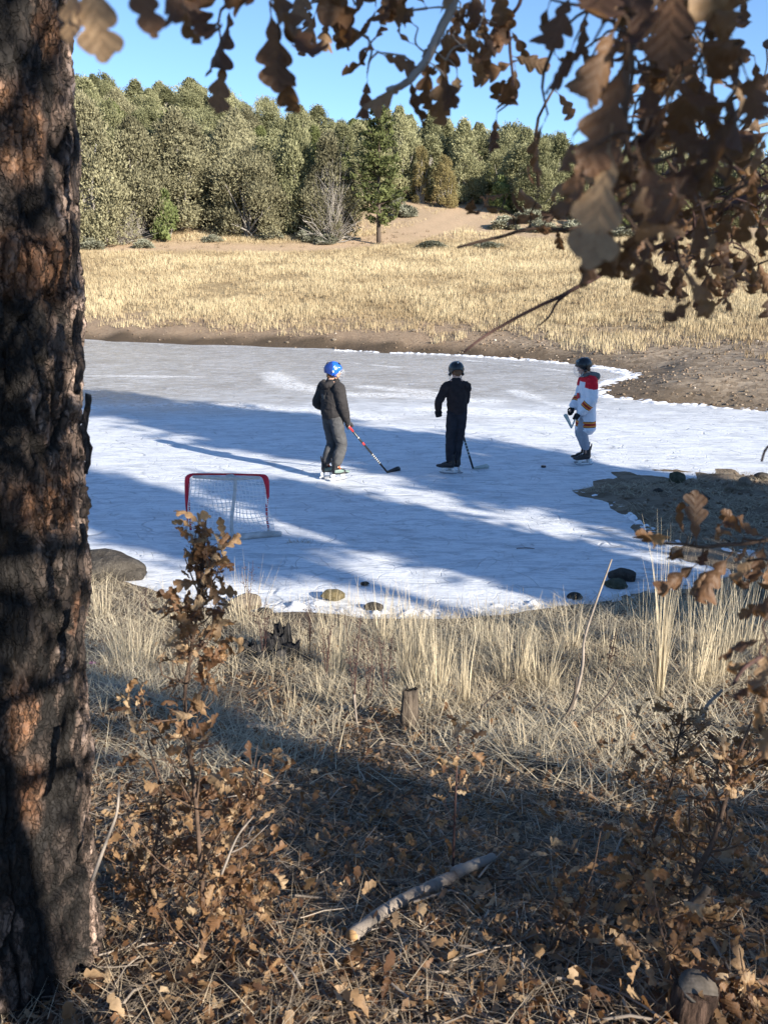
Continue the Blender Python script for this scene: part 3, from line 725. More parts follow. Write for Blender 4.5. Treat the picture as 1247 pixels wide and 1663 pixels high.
stone(1236, 778, 24, M_STONE_DK, 54, 'dark stone at the waterline of the right bank by the frame edge', (1, .9, .6), .4)
stone(1068, 800, 16, M_STONE_DK, 55, 'small dark stone below the round mossy one on the right bank', (1, .9, .6), .3)
stone(1140, 812, 22, M_STONE_DK, 56, 'low brown stone in the middle of the right bank', (1, .9, .5), .3)
for i, (px, py, w_) in enumerate([(672, 538, 9), (543, 553, 8), (466, 557, 7), (438, 556, 6), (1193, 660, 9), (1120, 640, 7), (1160, 628, 6), (1055, 612, 7), (1210, 636, 8), (1092, 596, 6), (1010, 560, 8), (965, 545, 7), (1140, 575, 6), (880, 540, 7), (925, 556, 6), (1230, 610, 7)]):
    stone(px, py, w_, M_STONE_TN, 60 + i, 'small pale stone on the bare bank beyond the ice', (1, .8, .6), .3, 'pale stones on the far bank')
# ------------------------------------------------------------------ pines that stand outside the picture and shade the ice
def su(s, u): return s * SH + u * UN
M_BARKDK = M_PBARK
def shade_pine(s, u, h, w, bole, seed, tf=24, dens=10, label=''):
    x, y = su(s, u); root = empty('ponderosa_pine', (x, y, gz(x, y)), 0, label, 'tree', 'tall pines behind the photographer')
    c, t = pine_mesh(seed, h, w, bole, int(h * 2.6 * (1 - bole)) + 3, tf, .42, dens, .8, .36)
    obj('crown', c, root); obj('trunk', t, root)
for a in [(-6.0, 10.8, 7.8, 1.95, .08, 201), (-5.0, 7.5, 3.9, .82, .05, 204), (-10, 5.7, 7.4, 1.02, .56, 205), (-8.5, 2.45, 8.0, .85, .12, 206, 5, 3)]:
    shade_pine(*a, label='tall green pine standing on the near bank to the right, shading the ice')

# ------------------------------------------------------------------ the scorched pine trunk at the left
m = Mat('scorched_bark'); p = m.pos()
n1 = m.noise(m.pos((1, 1, .45)), 22, 7, .7); n2 = m.noise(p, 70, 5, .75); n3 = m.noise(p, 5, 3)
pl = m.mix(m.ramp(m.attr('tone'), [(0, 0), (1, 1)]), (.21, .13, .092), (.50, .375, .30)); pl = m.mix(m.ramp(n1, [(.38, 0), (.62, 1)]), m.mix(.55, pl, (.06, .038, .03)), pl)
pl = m.mix(m.ramp(n2, [(.52, 0), (.66, .55)]), pl, (.36, .27, .22))
orr = m.mix(m.ramp(n1, [(.35, 0), (.65, 1)]), (.22, .085, .035), (.42, .20, .085)); c = m.mix(m.math('MULTIPLY', m.attr('orange'), m.ramp(n2, [(.3, 1), (.65, .45)])), pl, orr)
vc = m.n.new('ShaderNodeVectorMath'); vc.operation = 'MULTIPLY_ADD'; nn_ = m.n.new('ShaderNodeTexNoise'); nn_.inputs['Scale'].default_value = 30; nn_.inputs['Detail'].default_value = 4; m.link(p, nn_.inputs['Vector'])
m.link(nn_.outputs['Color'], vc.inputs[0]); vc.inputs[1].default_value = (.04, .04, .05); m.link(m.pos((1, 1, .36)), vc.inputs[2])
def vv(sc, feat, out):
    q = m.n.new('ShaderNodeTexVoronoi'); q.feature = feat; q.inputs['Scale'].default_value = sc; m.link(vc.outputs[0], q.inputs['Vector']); return q.outputs[out]
fl1 = m.ramp(vv(62, 'F1', 'Color'), [(.1, .45), (.9, 1.45)]); fl2 = m.ramp(vv(130, 'F1', 'Color'), [(.1, .65), (.9, 1.3)])
ck1 = m.ramp(vv(62, 'DISTANCE_TO_EDGE', 'Distance'), [(0, .15), (.09, 1)]); ck2 = m.ramp(vv(24, 'DISTANCE_TO_EDGE', 'Distance'), [(0, .1), (.05, 1)])
c = m.mix(1.0, c, fl1, 'MULTIPLY'); c = m.mix(1.0, c, fl2, 'MULTIPLY'); c = m.mix(m.ramp(n3, [(.4, .1), (.6, .75)]), c, ck1, 'MULTIPLY'); c = m.mix(.7, c, ck2, 'MULTIPLY')
hb = m.math('ADD', m.math('MULTIPLY', fl1, .5), m.math('ADD', m.math('MULTIPLY', ck1, .5), m.math('MULTIPLY', ck2, .8)))
c = m.mix(m.math('MULTIPLY', m.attr('char'), 1.0), c, m.mix(n2, (.008, .007, .006), (.035, .03, .027)))
M_BARK = m.done(c, m.ramp(n3, [(.4, .65), (.6, .95)]), m.bump(m.math('ADD', hb, m.math('MULTIPLY', n2, .5)), 1.0, .007), .2)
TC = np.array([-1.035, 1.93]); TR = 0.285
zt0, zt1 = 0.95, 4.3
nz = 700; nt = 520
face = math.atan2(-TC[1], -TC[0])              # toward the viewer
uu = np.linspace(-1, 1, nt, endpoint=False); th = face + math.pi * (.36 * uu + .64 * uu ** 3)
TH, ZZ = np.meshgrid(th, np.linspace(zt0, zt1, nz)); TH, ZZ = TH.ravel(), ZZ.ravel()
cx_, sy_ = np.cos(TH), np.sin(TH)
wx = .010 * fbm(cx_ * 4, sy_ * 4, ZZ * 3, 3, 301) + .011 * fbm(cx_ * 14, sy_ * 14, ZZ * 16, 4, 321); wz = .06 * fbm(cx_ * 5, sy_ * 5, ZZ * 6, 5, 302)
S_ = (TH - face) * TR + wx
f1, f2, cid = cellular(S_ / .050 + 40 + .35 * np.sin(ZZ * 5), (ZZ + wz) / .21 + 20, 303)
e1, e2, cid2 = cellular(S_ / .019 + 90 + wz * 4, (ZZ + wx * 2 + wz * .5) / .040 + 60, 304)
g1, g2, cid3 = cellular(S_ / .0085 + 10, (ZZ + wz) / .016 + 160, 324)
ridge = sstep(.015, .13, f2 - f1)
lay = fbm(S_ * 16, ZZ * 6.5, seed=330, o=5) * 3.2; terr = (np.floor(lay * 3) + sstep(.75, 1, lay * 3 % 1)) / 3
fine = fbm(cx_ * 30, sy_ * 30, ZZ * 26, 4, 305)
deepf = sstep(.22, .40, fbm(S_ * 17 + 5, ZZ * 1.3 + wx * 5, seed=306, o=4))
disp = .009 * ridge + .007 * cid * ridge + .0075 * cid2 * sstep(.01, .09, e2 - e1) + .0025 * cid3 + .0085 * terr + .004 * fine - .020 * deepf + .012 * fbm(cx_ * 2, sy_ * 2, ZZ * 1.3, 3, 309)
zg = gz(*TC)
flare = .028 * np.exp(-(ZZ - 1.15) / .14) * (1 + .5 * np.sin(TH * 5))
RR = TR * (1 - .012 * (ZZ - 1.2)) + disp + flare
lean = (ZZ - 1.2) * .062
V = np.c_[TC[0] + lean + RR * cx_, TC[1] + RR * sy_, ZZ]
i_, j_ = np.meshgrid(np.arange(nz - 1), np.arange(nt), indexing='ij')
F = np.stack([i_ * nt + j_, i_ * nt + (j_ + 1) % nt, (i_ + 1) * nt + (j_ + 1) % nt, (i_ + 1) * nt + j_], -1).reshape(-1, 4)
patch = fbm(S_ * 5, ZZ * 2.2, seed=310, o=3)
pp2 = fbm(S_ * 14, ZZ * 5, seed=331, o=5)
char = np.clip(sstep(.16, .0, f2 - f1) * .9 + deepf * .95 + sstep(.0, .16, patch + .55 * pp2) * .9 + .85 * sstep(.33, .41, S_) * sstep(-.3, .1, pp2) + .6 * sstep(.35, .1, terr + .6 * pp2 + .5), 0, 1)
org = np.zeros(len(ZZ))
for z0, h, s0, w in [(3.10, .09, .17, .12), (2.86, .07, .18, .14), (2.40, .085, .22, .13), (1.78, .10, .14, .05), (2.13, .06, .27, .03), (3.28, .05, .26, .05), (1.95, .12, .12, .05)]:
    org = np.maximum(org, sstep(1.25, .5, np.hypot((ZZ - z0) / h, (S_ - s0) / w) + .55 * fbm(S_ * 12, ZZ * 9, seed=311)))
char = char * (1 - .55 * org)
tree = empty('pine_tree', (TC[0], TC[1], zg), 0, 'thick pine trunk with scorched flaking bark filling the left edge', 'tree')
T0 = np.array([TC[0], TC[1], zg])
obj('trunk', mesh_np('trunk_bark', V - T0, F, M_BARK, tone=np.clip(cid * .3 + cid2 * .4 + cid3 * .25 + .12 * terr, 0, 1), attrs={'char': char, 'orange': org}, smooth=False), tree)
V, F = tube([(TC[0] + .12, TC[1], 4.2), (TC[0] + .2, TC[1], 7), (TC[0] + .25, TC[1], 11)], [.275, .2, .03], 18); obj('upper_trunk', mesh_np('upper_trunk', V - T0, np.array(F)[:, :4] if False else F[F[:, 2] != F[:, 3]], M_PBARK), tree)
c_, t_ = pine_mesh(210, 12, 2.2, .5, 10, 14, .34, 10, .5); obj('crown', c_, tree, (.15, 0, 0)); obj('limbs', t_, tree, (.15, 0, 0), scale=(.6, .6, .99))
def bark_slab(px, py0, py1, wpx, t, seed, parent, off):
    a, b = at(px, py0, t), at(px, py1, t); n = 16; s = np.linspace(0, 1, n)
    P = a + (b - a) * s[:, None]; P[:, 0] += .004 * np.sin(s * 9 + seed)
    w = wpx * t / FPX * .5
    rr = [(w * (1.1 * math.sin(math.pi * min(max(q * .92 + .06, .02), .98)) ** .35 + .35 * float(vnoise(np.array([q * 14.0]), np.array([seed * 3.1]))[0])), .013) for q in s]
    V, F = tube(P, rr, 8, True, (1, 0, 0), .45, seed)
    A = Acc(); A.add(V, F, .3); me = A.mesh('bark_flake_%d' % seed, M_BARK)
    at_ = me.attributes.new('char', 'FLOAT', 'POINT'); at_.data.foreach_set('value', np.full(len(V), .8, np.float32))
    o = obj('bark_flake', me, parent, tuple(-np.array(T0)))
for i, (px, y0, y1, w) in enumerate([(146, 640, 770, 9), (133, 505, 640, 14), (144, 790, 842, 12), (126, 345, 470, 8), (127, 190, 330, 8), (139, 850, 960, 8), (136, 985, 1090, 8), (133, 1180, 1300, 10)]):
    bark_slab(px - 5, y0, y1, w, 1.80 + .12 * (y0 > 900), i + 1, tree, 0)

# ------------------------------------------------------------------ oak leaves
def oak_leaf(seed, N=26, K=5, curl=1.0):
    """lobed leaf, base at the origin, tip along +Y, length 1"""
    r = np.random.default_rng(seed); t = np.linspace(0, 1, N); nl = r.uniform(3.0, 3.7) if N > 15 else 2.8
    env = (.20 if N > 15 else .25) * r.uniform(.8, 1.08) * np.sin(math.pi * np.clip(t, 0, 1) ** 1.25) ** .5 * (.62 + .62 * t); env[-1] = .03
    out = []
    for side in (-1, 1):
        ph = r.uniform(-.12, .12); lob = np.abs(np.sin(math.pi * (nl * t + ph))) ** .62
        lob = lob * (1 + .25 * np.sin(t * 9 + r.uniform(0, 6))); dp = r.uniform(.64, .82); w = env * (1 - dp + dp * lob) * r.uniform(.88, 1.15) + .01
        w *= sstep(0, .2, t) * .88 + .12
        out.append(np.clip(w, .008, None))
    us = np.linspace(-1, 1, K); V = []
    c1 = r.uniform(.5, 1.6) * curl * r.choice([-1, 1]); c2 = r.uniform(-1.7, 1.7) * curl; tw = r.uniform(-1.2, 1.2) * curl
    for i, q in enumerate(t):
        for u in us:
            w = out[0][i] if u < 0 else out[1][i]; x = u * w; y = q + abs(u) * w * .30 * (1 if q < .9 else .1)
            V.append((x, y, 0))
    V = np.array(V); x, y = V[:, 0].copy(), V[:, 1].copy()
    z = c1 * 1.7 * x * x + .035 * fbm(x * 9 + seed, y * 7, seed=seed, o=2) * curl + .007 * np.abs(np.sin(y * 24)) * np.abs(x) * 3
    a = tw * (y - .3); X = x * np.cos(a) - z * np.sin(a); Z = x * np.sin(a) + z * np.cos(a)
    k = c2 if abs(c2) > .15 else .15                                      # bend along the length
    Y2 = np.sin(k * y) / k; Zb = (1 - np.cos(k * y)) / k; nyv, nzv = -np.sin(k * y), np.cos(k * y)
    V = np.c_[X, Y2 + Z * nyv, Zb + Z * nzv]
    F = []
    for i in range(N - 1):
        for j in range(K - 1): F.append((i * K + j, i * K + j + 1, (i + 1) * K + j + 1, (i + 1) * K + j))
    F = np.array(F); pv, pf = tube([(0, -.13, .01), (0, 0, 0), (0, .45, 0.0 + Z[(N // 2) * K + K // 2])], [.011, .010, .005], 4, False)
    pv[:4, 1] = -.13
    mid = (np.arange(N) * K + K // 2)
    V2 = np.concatenate([V, pv[:8]]); F2 = np.concatenate([F, pf[:4] + len(V)])
    vein = np.concatenate([np.abs(np.tile(us, N)), np.zeros(8)])
    return V2, F2, vein
PALE = [(0, (.10, .05, .026)), (.3, (.20, .105, .05)), (.6, (.31, .185, .09)), (.85, (.43, .29, .16)), (1, (.52, .38, .23))]  # pale ramp; on the saplings it also puts sunlight into the colour
SHADE_DARK = [(0, (.05, .028, .018)), (.3, (.105, .055, .03)), (.6, (.17, .09, .045)), (.85, (.27, .165, .085)), (1, (.40, .27, .15))]  # same oak leaf, darkened to put the canopy's shade into the colour
def leaf_mat(name, attr_tone, stops=PALE):
    m = Mat(name); t = m.attr('tone') if attr_tone else m.objrand(); p = m.pos(obj=True)
    base = m.ramp(t, stops)
    n = m.noise(p, 4 if not attr_tone else 40, 6, .65); c = m.mix(m.ramp(n, [(.35, .75), (.6, 0)]), base, m.mix(.6, base, (.06, .035, .022)))
    n5 = m.noise(p, 14 if not attr_tone else 120, 3); c = m.mix(m.ramp(n5, [(.62, 0), (.7, .5)]), c, (.07, .038, .02))
    if not attr_tone: c = m.mix(m.ramp(m.attr('vein'), [(.0, .25), (.06, 0)]), c, (.30, .17, .08))
    if not attr_tone:
        sp = m.sep(m.pos(obj=True)); wv = m.math('SINE', m.math('SUBTRACT', m.math('MULTIPLY', sp[1], 44), m.math('MULTIPLY', m.math('ABSOLUTE', sp[0]), 52)))
        c = m.mix(m.ramp(wv, [(.9, 0), (1, .14)]), c, (.30, .18, .09)); n = m.math('ADD', n, m.math('MULTIPLY', wv, .12))
    tc = m.mix(.5, c, (.50, .24, .07))
    return m.done(c, .55, m.bump(n, .3, .01), .35, trans=(.30, tc))
M_LEAF = leaf_mat('dry_oak_leaf', False); M_LEAFS = leaf_mat('leaf_litter', True); M_LEAFD = leaf_mat('shaded_oak_leaf', False, SHADE_DARK)
LEAVES = []; LEAVESD = []; CUR = [LEAVES]
for s in range(14):
    V, F, ve = oak_leaf(500 + s, 38, 5, 1.7 if s < 9 else 1.25 if s < 12 else .38); LEAVES.append(mesh_np('leaf_%d' % s, V, F, M_LEAF, attrs={'vein': ve}, smooth=True)); LEAVESD.append(mesh_np('shaded_leaf_%d' % s, V, F, M_LEAFD, attrs={'vein': ve}, smooth=True))
M_TWIG = plain('oak_twig', (.10, .065, .045), .85, .2, .4, 60, bump=.5); M_TWIGP = plain('pale_oak_twig', (.30, .255, .21), .85, .2, .25, 60, bump=.5); M_TWIGR = plain('purple_brown_twig', (.075, .042, .036), .8, .25, .3, 60, bump=.4)
CR, CU, CF = np.array([1., 0, 0]), np.array([0, sP, cP]), np.array([0, cP, -sP])
def leaf_at(parent, L0, P, axis, normal, length, var=None):
    y = axis / np.linalg.norm(axis); z = normal - (normal @ y) * y; z /= np.linalg.norm(z) + 1e-9; x = np.cross(y, z)
    o = bpy.data.objects.new('leaf', CUR[0][random.randrange(12) if var is None else var]); COL.objects.link(o); o.parent = parent
    M = Matrix(((x[0], y[0], z[0], 0), (x[1], y[1], z[1], 0), (x[2], y[2], z[2], 0), (0, 0, 0, 1)))
    wdt = random.uniform(.85, 1.2)
    o.matrix_local = Matrix.Translation(Vector(P - L0)) @ M @ Matrix.Diagonal((length * wdt, length, length, 1))
    return o
def img_axis(deg, depth=0.0):
    a = R(deg); return math.cos(a) * CR - math.sin(a) * CU + depth * CF
def in_view(P, margin=90):
    P = np.atleast_2d(P); rel = P - np.array([0, 0, CAM_Z]); d = rel @ CF; x = rel @ CR; y = rel @ CU
    px = CX + FPX * x / np.maximum(d, .01); py = CY - FPX * y / np.maximum(d, .01)
    return (d > .02) & (px > -margin) & (px < 1247 + margin) & (py > -margin) & (py < 1663 + margin)
def low_leaf(seed):
    V, F, _ = oak_leaf(seed, 12, 3, .9); return V[:-8], F[:-4] if False else F[(F < len(V) - 8).all(1)]

# the oak at the right whose branches hang into the picture
OX, OY = 1.95, -1.05; OL = np.array([OX, OY, gz(OX, OY)])
oak = empty('oak_tree', tuple(OL), 0, 'oak with brown lobed leaves hanging into the top and right of the picture', 'tree')
tp = smooth_path([(OX, OY, OL[2] - .1), (OX + .05, OY + .1, 2.3), (OX - .1, OY + .15, 3.4), (OX - .25, OY + .2, 4.6)], 10)
A = Acc(); A.add(*tube(tp - OL, np.linspace(.1, .03, 10), 10, rough=.2))
obr = np.random.default_rng(77); CROWN = []
for i in range(26):
    a = obr.uniform(0, 6.28); z0 = obr.uniform(2.4, 4.4); b = np.array([np.interp(z0, [2.3, 3.4, 4.6], [OX + .05, OX - .1, OX - .25]), OY + .15, z0])
    e = b + np.array([math.cos(a) * obr.uniform(.7, 1.6), math.sin(a) * obr.uniform(.7, 1.6), obr.uniform(-.1, .9)])
    pth = smooth_path([b, (b + e) / 2 + obr.normal(0, .12, 3), e], 7)
    if in_view(pth, 160).any() or np.hypot(pth[:, 0], pth[:, 1]).min() < .35 and pth[:, 2].min() < 3.4: continue
    A.add(*tube(pth - OL, np.linspace(.022, .006, 7), 5, False)); CROWN.append(pth)
obj('trunk', A.mesh('oak_trunk', M_TWIG), oak)
bp = []
for pth in CROWN:
    for q in range(85):
        s = obr.uniform(.25, 1.05); i = min(5, int(s * 6)); bp.append(pth[i] + obr.normal(0, .16, 3))
bp = np.array(bp); bp = bp[(bp[:, 2] > 3.0) & ~in_view(bp, 170) & (np.hypot(np.hypot(bp[:, 0], bp[:, 1]), bp[:, 2] - CAM_Z) > .35)]
LB = [low_leaf(s) for s in (900, 901, 902, 903)]
nb_ = len(bp); V, F, T = scatter(LB, obr.integers(0, 4, nb_), rotmats(obr.uniform(0, 6.28, nb_), obr.uniform(-1.5, 1.5, nb_), obr.uniform(-1, 1, nb_)), bp - OL, obr.uniform(.07, .12, nb_), obr.random(nb_))
tag(obj('crown', mesh_np('oak_crown', V, F, M_LEAFS, tone=T), oak), kind='stuff')

SHR = [1.0]
def limb(pts, r0, r1, mat=M_TWIG, n=28, pre=None):
    """pts: (px, py, depth); pre: world points that carry it back to the tree"""
    P = [at(*q) for q in pts]
    if pre: P = [np.array(q, float) for q in pre] + P
    path = smooth_path(P, n + 6 * (len(pre) if pre else 0))
    path = path + .004 * np.stack([fbm(path[:, 0] * 20, path[:, 1] * 20 + k, path[:, 2] * 20, 2, 70 + k) for k in range(3)], 1)
    A = Acc(); A.add(*tube(path - OL, np.linspace(r0, r1, len(path)), 7, True, None, .18, 3))
    return dict(path=path, A=A, leaves=[], mat=mat)
def hang(Lm, items):
    for it in items:
        px, py, t, ln, deg = it[:5]; roll = it[5] if len(it) > 5 else random.gauss(0, .75); dep = it[6] if len(it) > 6 else random.uniform(-.35, .35)
        P = at(px, py, t); ax = img_axis(deg, dep); nrm = -CF * math.cos(roll) + np.cross(ax / np.linalg.norm(ax), -CF) * math.sin(roll)
        Lm['leaves'].append((P, ax, nrm, ln * SHR[0] * t / FPX, it[7] if len(it) > 7 else None))
def cluster(Lm, n, cx, cy, sx, sy, t0, t1, l0, l1, degs=(60, 120)):
    for _ in range(n):
        px, py = random.gauss(cx, sx), random.gauss(cy, sy); t = random.uniform(t0, t1)
        hang(Lm, [(px, py, t, random.uniform(l0, l1), random.uniform(*degs), random.uniform(-1.2, 1.2), random.uniform(-.6, .6))])
def finish(Lm, name='limb'):
    items = [(P, P - ax / np.linalg.norm(ax) * ln * .12) for P, ax, nrm, ln, v in Lm['leaves']]
    items.sort(key=lambda q: np.linalg.norm(Lm['path'] - q[0], axis=1).min())
    att = [tuple(q) for q in Lm['path'][2:]]
    for P, st in items:
        AA = np.array(att); d = np.linalg.norm(AA - st, axis=1); k = int(d.argmin())
        if d[k] < .006: continue
        a = AA[k]; mid = (a + st) / 2 + np.array([0, 0, .10 * d[k]]) + np.random.normal(0, .10, 3) * d[k]; q = smooth_path([a, mid, st], 6)
        r_ = .0008 + min(.0016, .012 * d[k]); Lm['A'].add(*tube(q - OL, np.linspace(r_ * 1.2, r_ * .7, 6), 4, False)); att += [tuple(v_) for v_ in q[2:]]
    o = obj(name, Lm['A'].mesh('oak_limb', Lm['mat'], True), oak)
    for P, ax, nrm, ln, v in Lm['leaves']: leaf_at(o, OL, P, ax, nrm, ln, v)
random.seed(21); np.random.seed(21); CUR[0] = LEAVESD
FK = (1.7, -.85, 3.3); FK2 = (1.75, -.8, 2.7)
# top left, close and soft
L = limb([(760, -190, .95), (600, -120, .75), (430, -60, .66), (260, -60, .56), (120, -60, .52), (60, -40, .5)], .006, .002, pre=[FK, (.9, .1, 3.75)])
hang(L, [(138, -72, .50, 185, 78, .15, .0, 12), (118, -50, .50, 130, 88, .4, .0, 13), (212, -62, .52, 135, 74, -.3, .05, 13), (262, -40, .53, 90, 66, .4, .1, 9), (285, -30, .6, 100, 84, .5, .1), (400, -25, .7, 110, 80, .4, .1), (440, 20, .74, 130, 84, .2, .1, 12), (322, -42, .66, 120, 97, .3, .1), (300, -30, .70, 148, 84, -.6, .2), (345, -40, .72, 120, 58, .9, .2),
         (378, 12, .80, 120, 104, 1.0, .1), (362, 100, .80, 84, 95, .1, .1, 12), (412, -45, .70, 90, 70, .5, 0), (430, -40, .72, 120, 62, .2, .1), (462, 0, .74, 150, 88, -.8, .1), (455, 78, .74, 104, 86, .3, .1), (495, -30, .86, 90, 98, .3), (518, -20, .88, 95, 80, .6),
         (530, 0, .9, 75, 118, -.4), (556, -20, .9, 95, 84, 0, 0), (570, -40, .9, 100, 60, .5), (585, -20, .9, 130, 80, .9, .1), (615, -40, .9, 80, 100, .2), (240, -70, .6, 70, 100), (395, -60, .75, 80, 110)])
finish(L)
# top middle
L = limb([(800, -160, 1.0), (752, -60, .94), (728, 20, .92), (708, 62, .91), (690, 100, .90), (668, 128, .89), (648, 143, .885), (630, 150, .88)], .0065, .0030, M_TWIGP, pre=[FK, (1.0, .1, 3.7)])
hang(L, [(610, 10, .93, 105, 96, 1.1, .1), (598, 72, .93, 75, 94, 1.0, .1), (596, 128, .93, 74, 93, .3, .0), (612, 82, .9, 62, 200, .3), (620, 88, .9, 64, 22, .4), (668, 132, .9, 74, 88, .5), (655, 136, .88, 82, 140, .4), (668, 70, .92, 76, 200, .4), (672, 40, .92, 70, 212, -.4),
         (696, 98, .92, 78, 100, .4), (722, 108, .92, 92, 98, .2), (716, 120, .9, 60, 60, .4), (742, 120, .93, 72, 88, .3), (744, 30, .95, 86, 100, -.3), (755, 38, .95, 72, 72, .5), (732, 74, .95, 70, 98, .2), (775, -30, .98, 92, 95, .1, 0), (785, 18, .98, 68, 84, .4), (800, -20, .98, 72, 75, .6),
         (690, 8, .93, 58, 240, .6), (758, 85, .95, 58, 50, .6), (740, 60, .95, 50, 20), (640, -30, .95, 84, 100, .3), (618, -10, .95, 70, 60, .3), (650, 20, .95, 64, 135), (705, 110, .9, 40, 75), (725, 130, .9, 52, 60, 1.0), (775, 60, .95, 52, 60), (765, 0, .95, 52, 130)])
cluster(L, 14, 740, 40, 45, 45, .9, 1.0, 36, 62, (30, 150)); cluster(L, 8, 560, 5, 60, 20, .9, 1.0, 50, 80, (60, 120))
finish(L)
L = limb([(930, -160, 1.05), (860, -50, 1.0), (845, 5, 1.0), (824, 32, 1.0), (828, 70, 1.0), (832, 110, 1.0), (836, 150, 1.0)], .003, .0014, M_TWIGR, pre=[FK, (1.1, .2, 3.7)])
hang(L, [(829, 50, 1.0, 56, 52, .1), (832, 62, 1.0, 56, 150, .2), (834, 92, 1.0, 62, 20, .2), (832, 102, 1.0, 74, 158, -.2), (836, 110, 1.0, 52, 88, .1), (836, 148, .99, 98, 110, .2, 0, 3), (830, 162, .99, 66, 152, .4), (806, 190, .99, 62, 98, .2), (812, -8, 1.0, 82, 92, .2), (800, 40, 1.0, 50, 75, .3)])
finish(L)
SHR[0] = .86
# upper right, the big soft leaves close to the lens
L = limb([(1330, -160, .66), (1180, -90, .6), (1080, -20, .57), (1030, 60, .56), (1010, 150, .56), (1020, 250, .57)], .006, .0022, M_TWIG, pre=[FK2, (.9, .0, 3.35)])
hang(L, [(925, -10, .66, 125, 108, .2, .1, 9), (890, 10, .70, 100, 112, .3, .2), (985, -70, .54, 215, 96, .2, .1, 10), (1000, 40, .52, 180, 112, -.3, .1, 9), (1040, -30, .54, 230, 88, .2, .0, 11), (1100, -60, .56, 200, 94, .5, .1, 12), (1160, -60, .58, 170, 80, -.6, .2, 7), (1225, -50, .58, 220, 92, 1.0, .2, 3), (1200, 90, .6, 190, 96, -.9, .2, 4),
         (1010, 110, .54, 215, 106, .2, .1, 13), (1050, 130, .56, 190, 80, .4, .1, 11), (1095, 120, .58, 150, 62, -.3, .1, 10), (990, 230, .54, 250, 98, .5, .0, 12), (960, 250, .54, 140, 118, .3), (1000, 235, .54, 190, 100, .7, .25, 2), (1040, 250, .55, 170, 76, -.8, .2, 5), (985, 330, .56, 150, 96, .5, .1, 1), (1045, 330, .57, 150, 80, -.4, .1, 6), (1040, 262, .53, 175, 66, .2, .1, 11), (1060, 200, .55, 120, 110, .4), (1075, 210, .6, 105, 40, .4),
         (1130, 110, .6, 150, 100, .3), (1175, 100, .6, 160, 110, .2), (1190, 190, .58, 150, 125, .7), (1140, 170, .62, 130, 60, .5), (1080, 60, .6, 130, 130, .4), (950, 80, .6, 110, 150, .3), (1210, 120, .6, 130, 80, .5), (1200, -30, .6, 140, 120, .2), (1120, -30, .58, 150, 60, .4), (1050, -60, .58, 160, 120, .3), (1165, 260, .6, 130, 150, .6), (1080, 300, .55, 100, 200, .5)])
cluster(L, 84, 1080, 120, 72, 95, .62, .95, 70, 115, (40, 140)); cluster(L, 22, 1090, 330, 60, 60, .62, .85, 70, 110, (40, 140)); cluster(L, 8, 965, 60, 30, 40, .65, .8, 60, 100, (60, 120)); cluster(L, 16, 1010, 350, 32, 60, .6, .75, 60, 110, (60, 125))
finish(L)
# right, farther back
L = limb([(1420, 20, 1.15), (1290, 90, 1.12), (1247, 130, 1.1), (1200, 185, 1.1), (1150, 245, 1.12), (1080, 300, 1.14), (1000, 345, 1.16), (930, 375, 1.18), (870, 372, 1.2), (800, 385, 1.2), (742, 404, 1.2)], .0065, .0018, M_TWIG, pre=[FK2, (1.6, .3, 3.2)])
hang(L, [(855, 345, 1.2, 62, 190, .3), (880, 350, 1.2, 78, 172, .2), (885, 340, 1.2, 66, 200, .4), (905, 330, 1.18, 74, 210, .3), (790, 322, 1.2, 58, 100, .8), (782, 340, 1.2, 56, 130, .5, 0, 3), (820, 315, 1.2, 48, 170, .6), (830, 350, 1.2, 40, 60, .4), (890, 365, 1.2, 56, 100, .3), (905, 372, 1.18, 48, 80, .4), (930, 330, 1.18, 66, 150, .2), (870, 300, 1.18, 50, 205, .4)])
cluster(L, 34, 1150, 230, 75, 60, 1.0, 1.3, 55, 85, (20, 160)); cluster(L, 8, 960, 340, 40, 30, 1.1, 1.25, 45, 70, (60, 200))
finish(L)
L = limb([(1420, 240, 1.35), (1290, 285, 1.32), (1190, 330, 1.3), (1100, 385, 1.3), (1010, 425, 1.3), (962, 452, 1.3), (905, 482, 1.3), (850, 507, 1.3), (790, 545, 1.3), (753, 571, 1.3)], .0055, .0018, M_TWIGR, pre=[FK2, (1.9, .5, 3.1)])
L['A'].add(*tube(smooth_path([at(925, 474, 1.3) - OL, at(903, 492, 1.3) - OL, at(893, 512, 1.3) - OL, at(875, 529, 1.3) - OL], 8), np.linspace(.0022, .0012, 8), 5))
cluster(L, 62, 1150, 385, 70, 55, 1.15, 1.5, 50, 84, (50, 150)); cluster(L, 12, 1225, 300, 30, 40, 1.3, 1.6, 45, 70, (20, 180))
hang(L, [(1222, 430, 1.2, 90, 80, .2, .1), (1235, 350, 1.25, 80, 95, .3), (1190, 445, 1.3, 60, 110, .4), (1150, 440, 1.3, 56, 92, .3), (1060, 430, 1.3, 70, 80, .3), (1085, 440, 1.3, 62, 120, .4), (1010, 440, 1.3, 52, 60, .5), (1100, 430, 1.3, 66, 100, .3)])
finish(L)
L = limb([(1500, 180, 1.5), (1330, 195, 1.5), (1247, 203, 1.5), (1190, 222, 1.5), (1130, 262, 1.5)], .005, .002, M_TWIGP, pre=[FK2, (2.1, .6, 3.2)])
cluster(L, 10, 1200, 260, 40, 30, 1.4, 1.6, 40, 60, (30, 150)); finish(L)
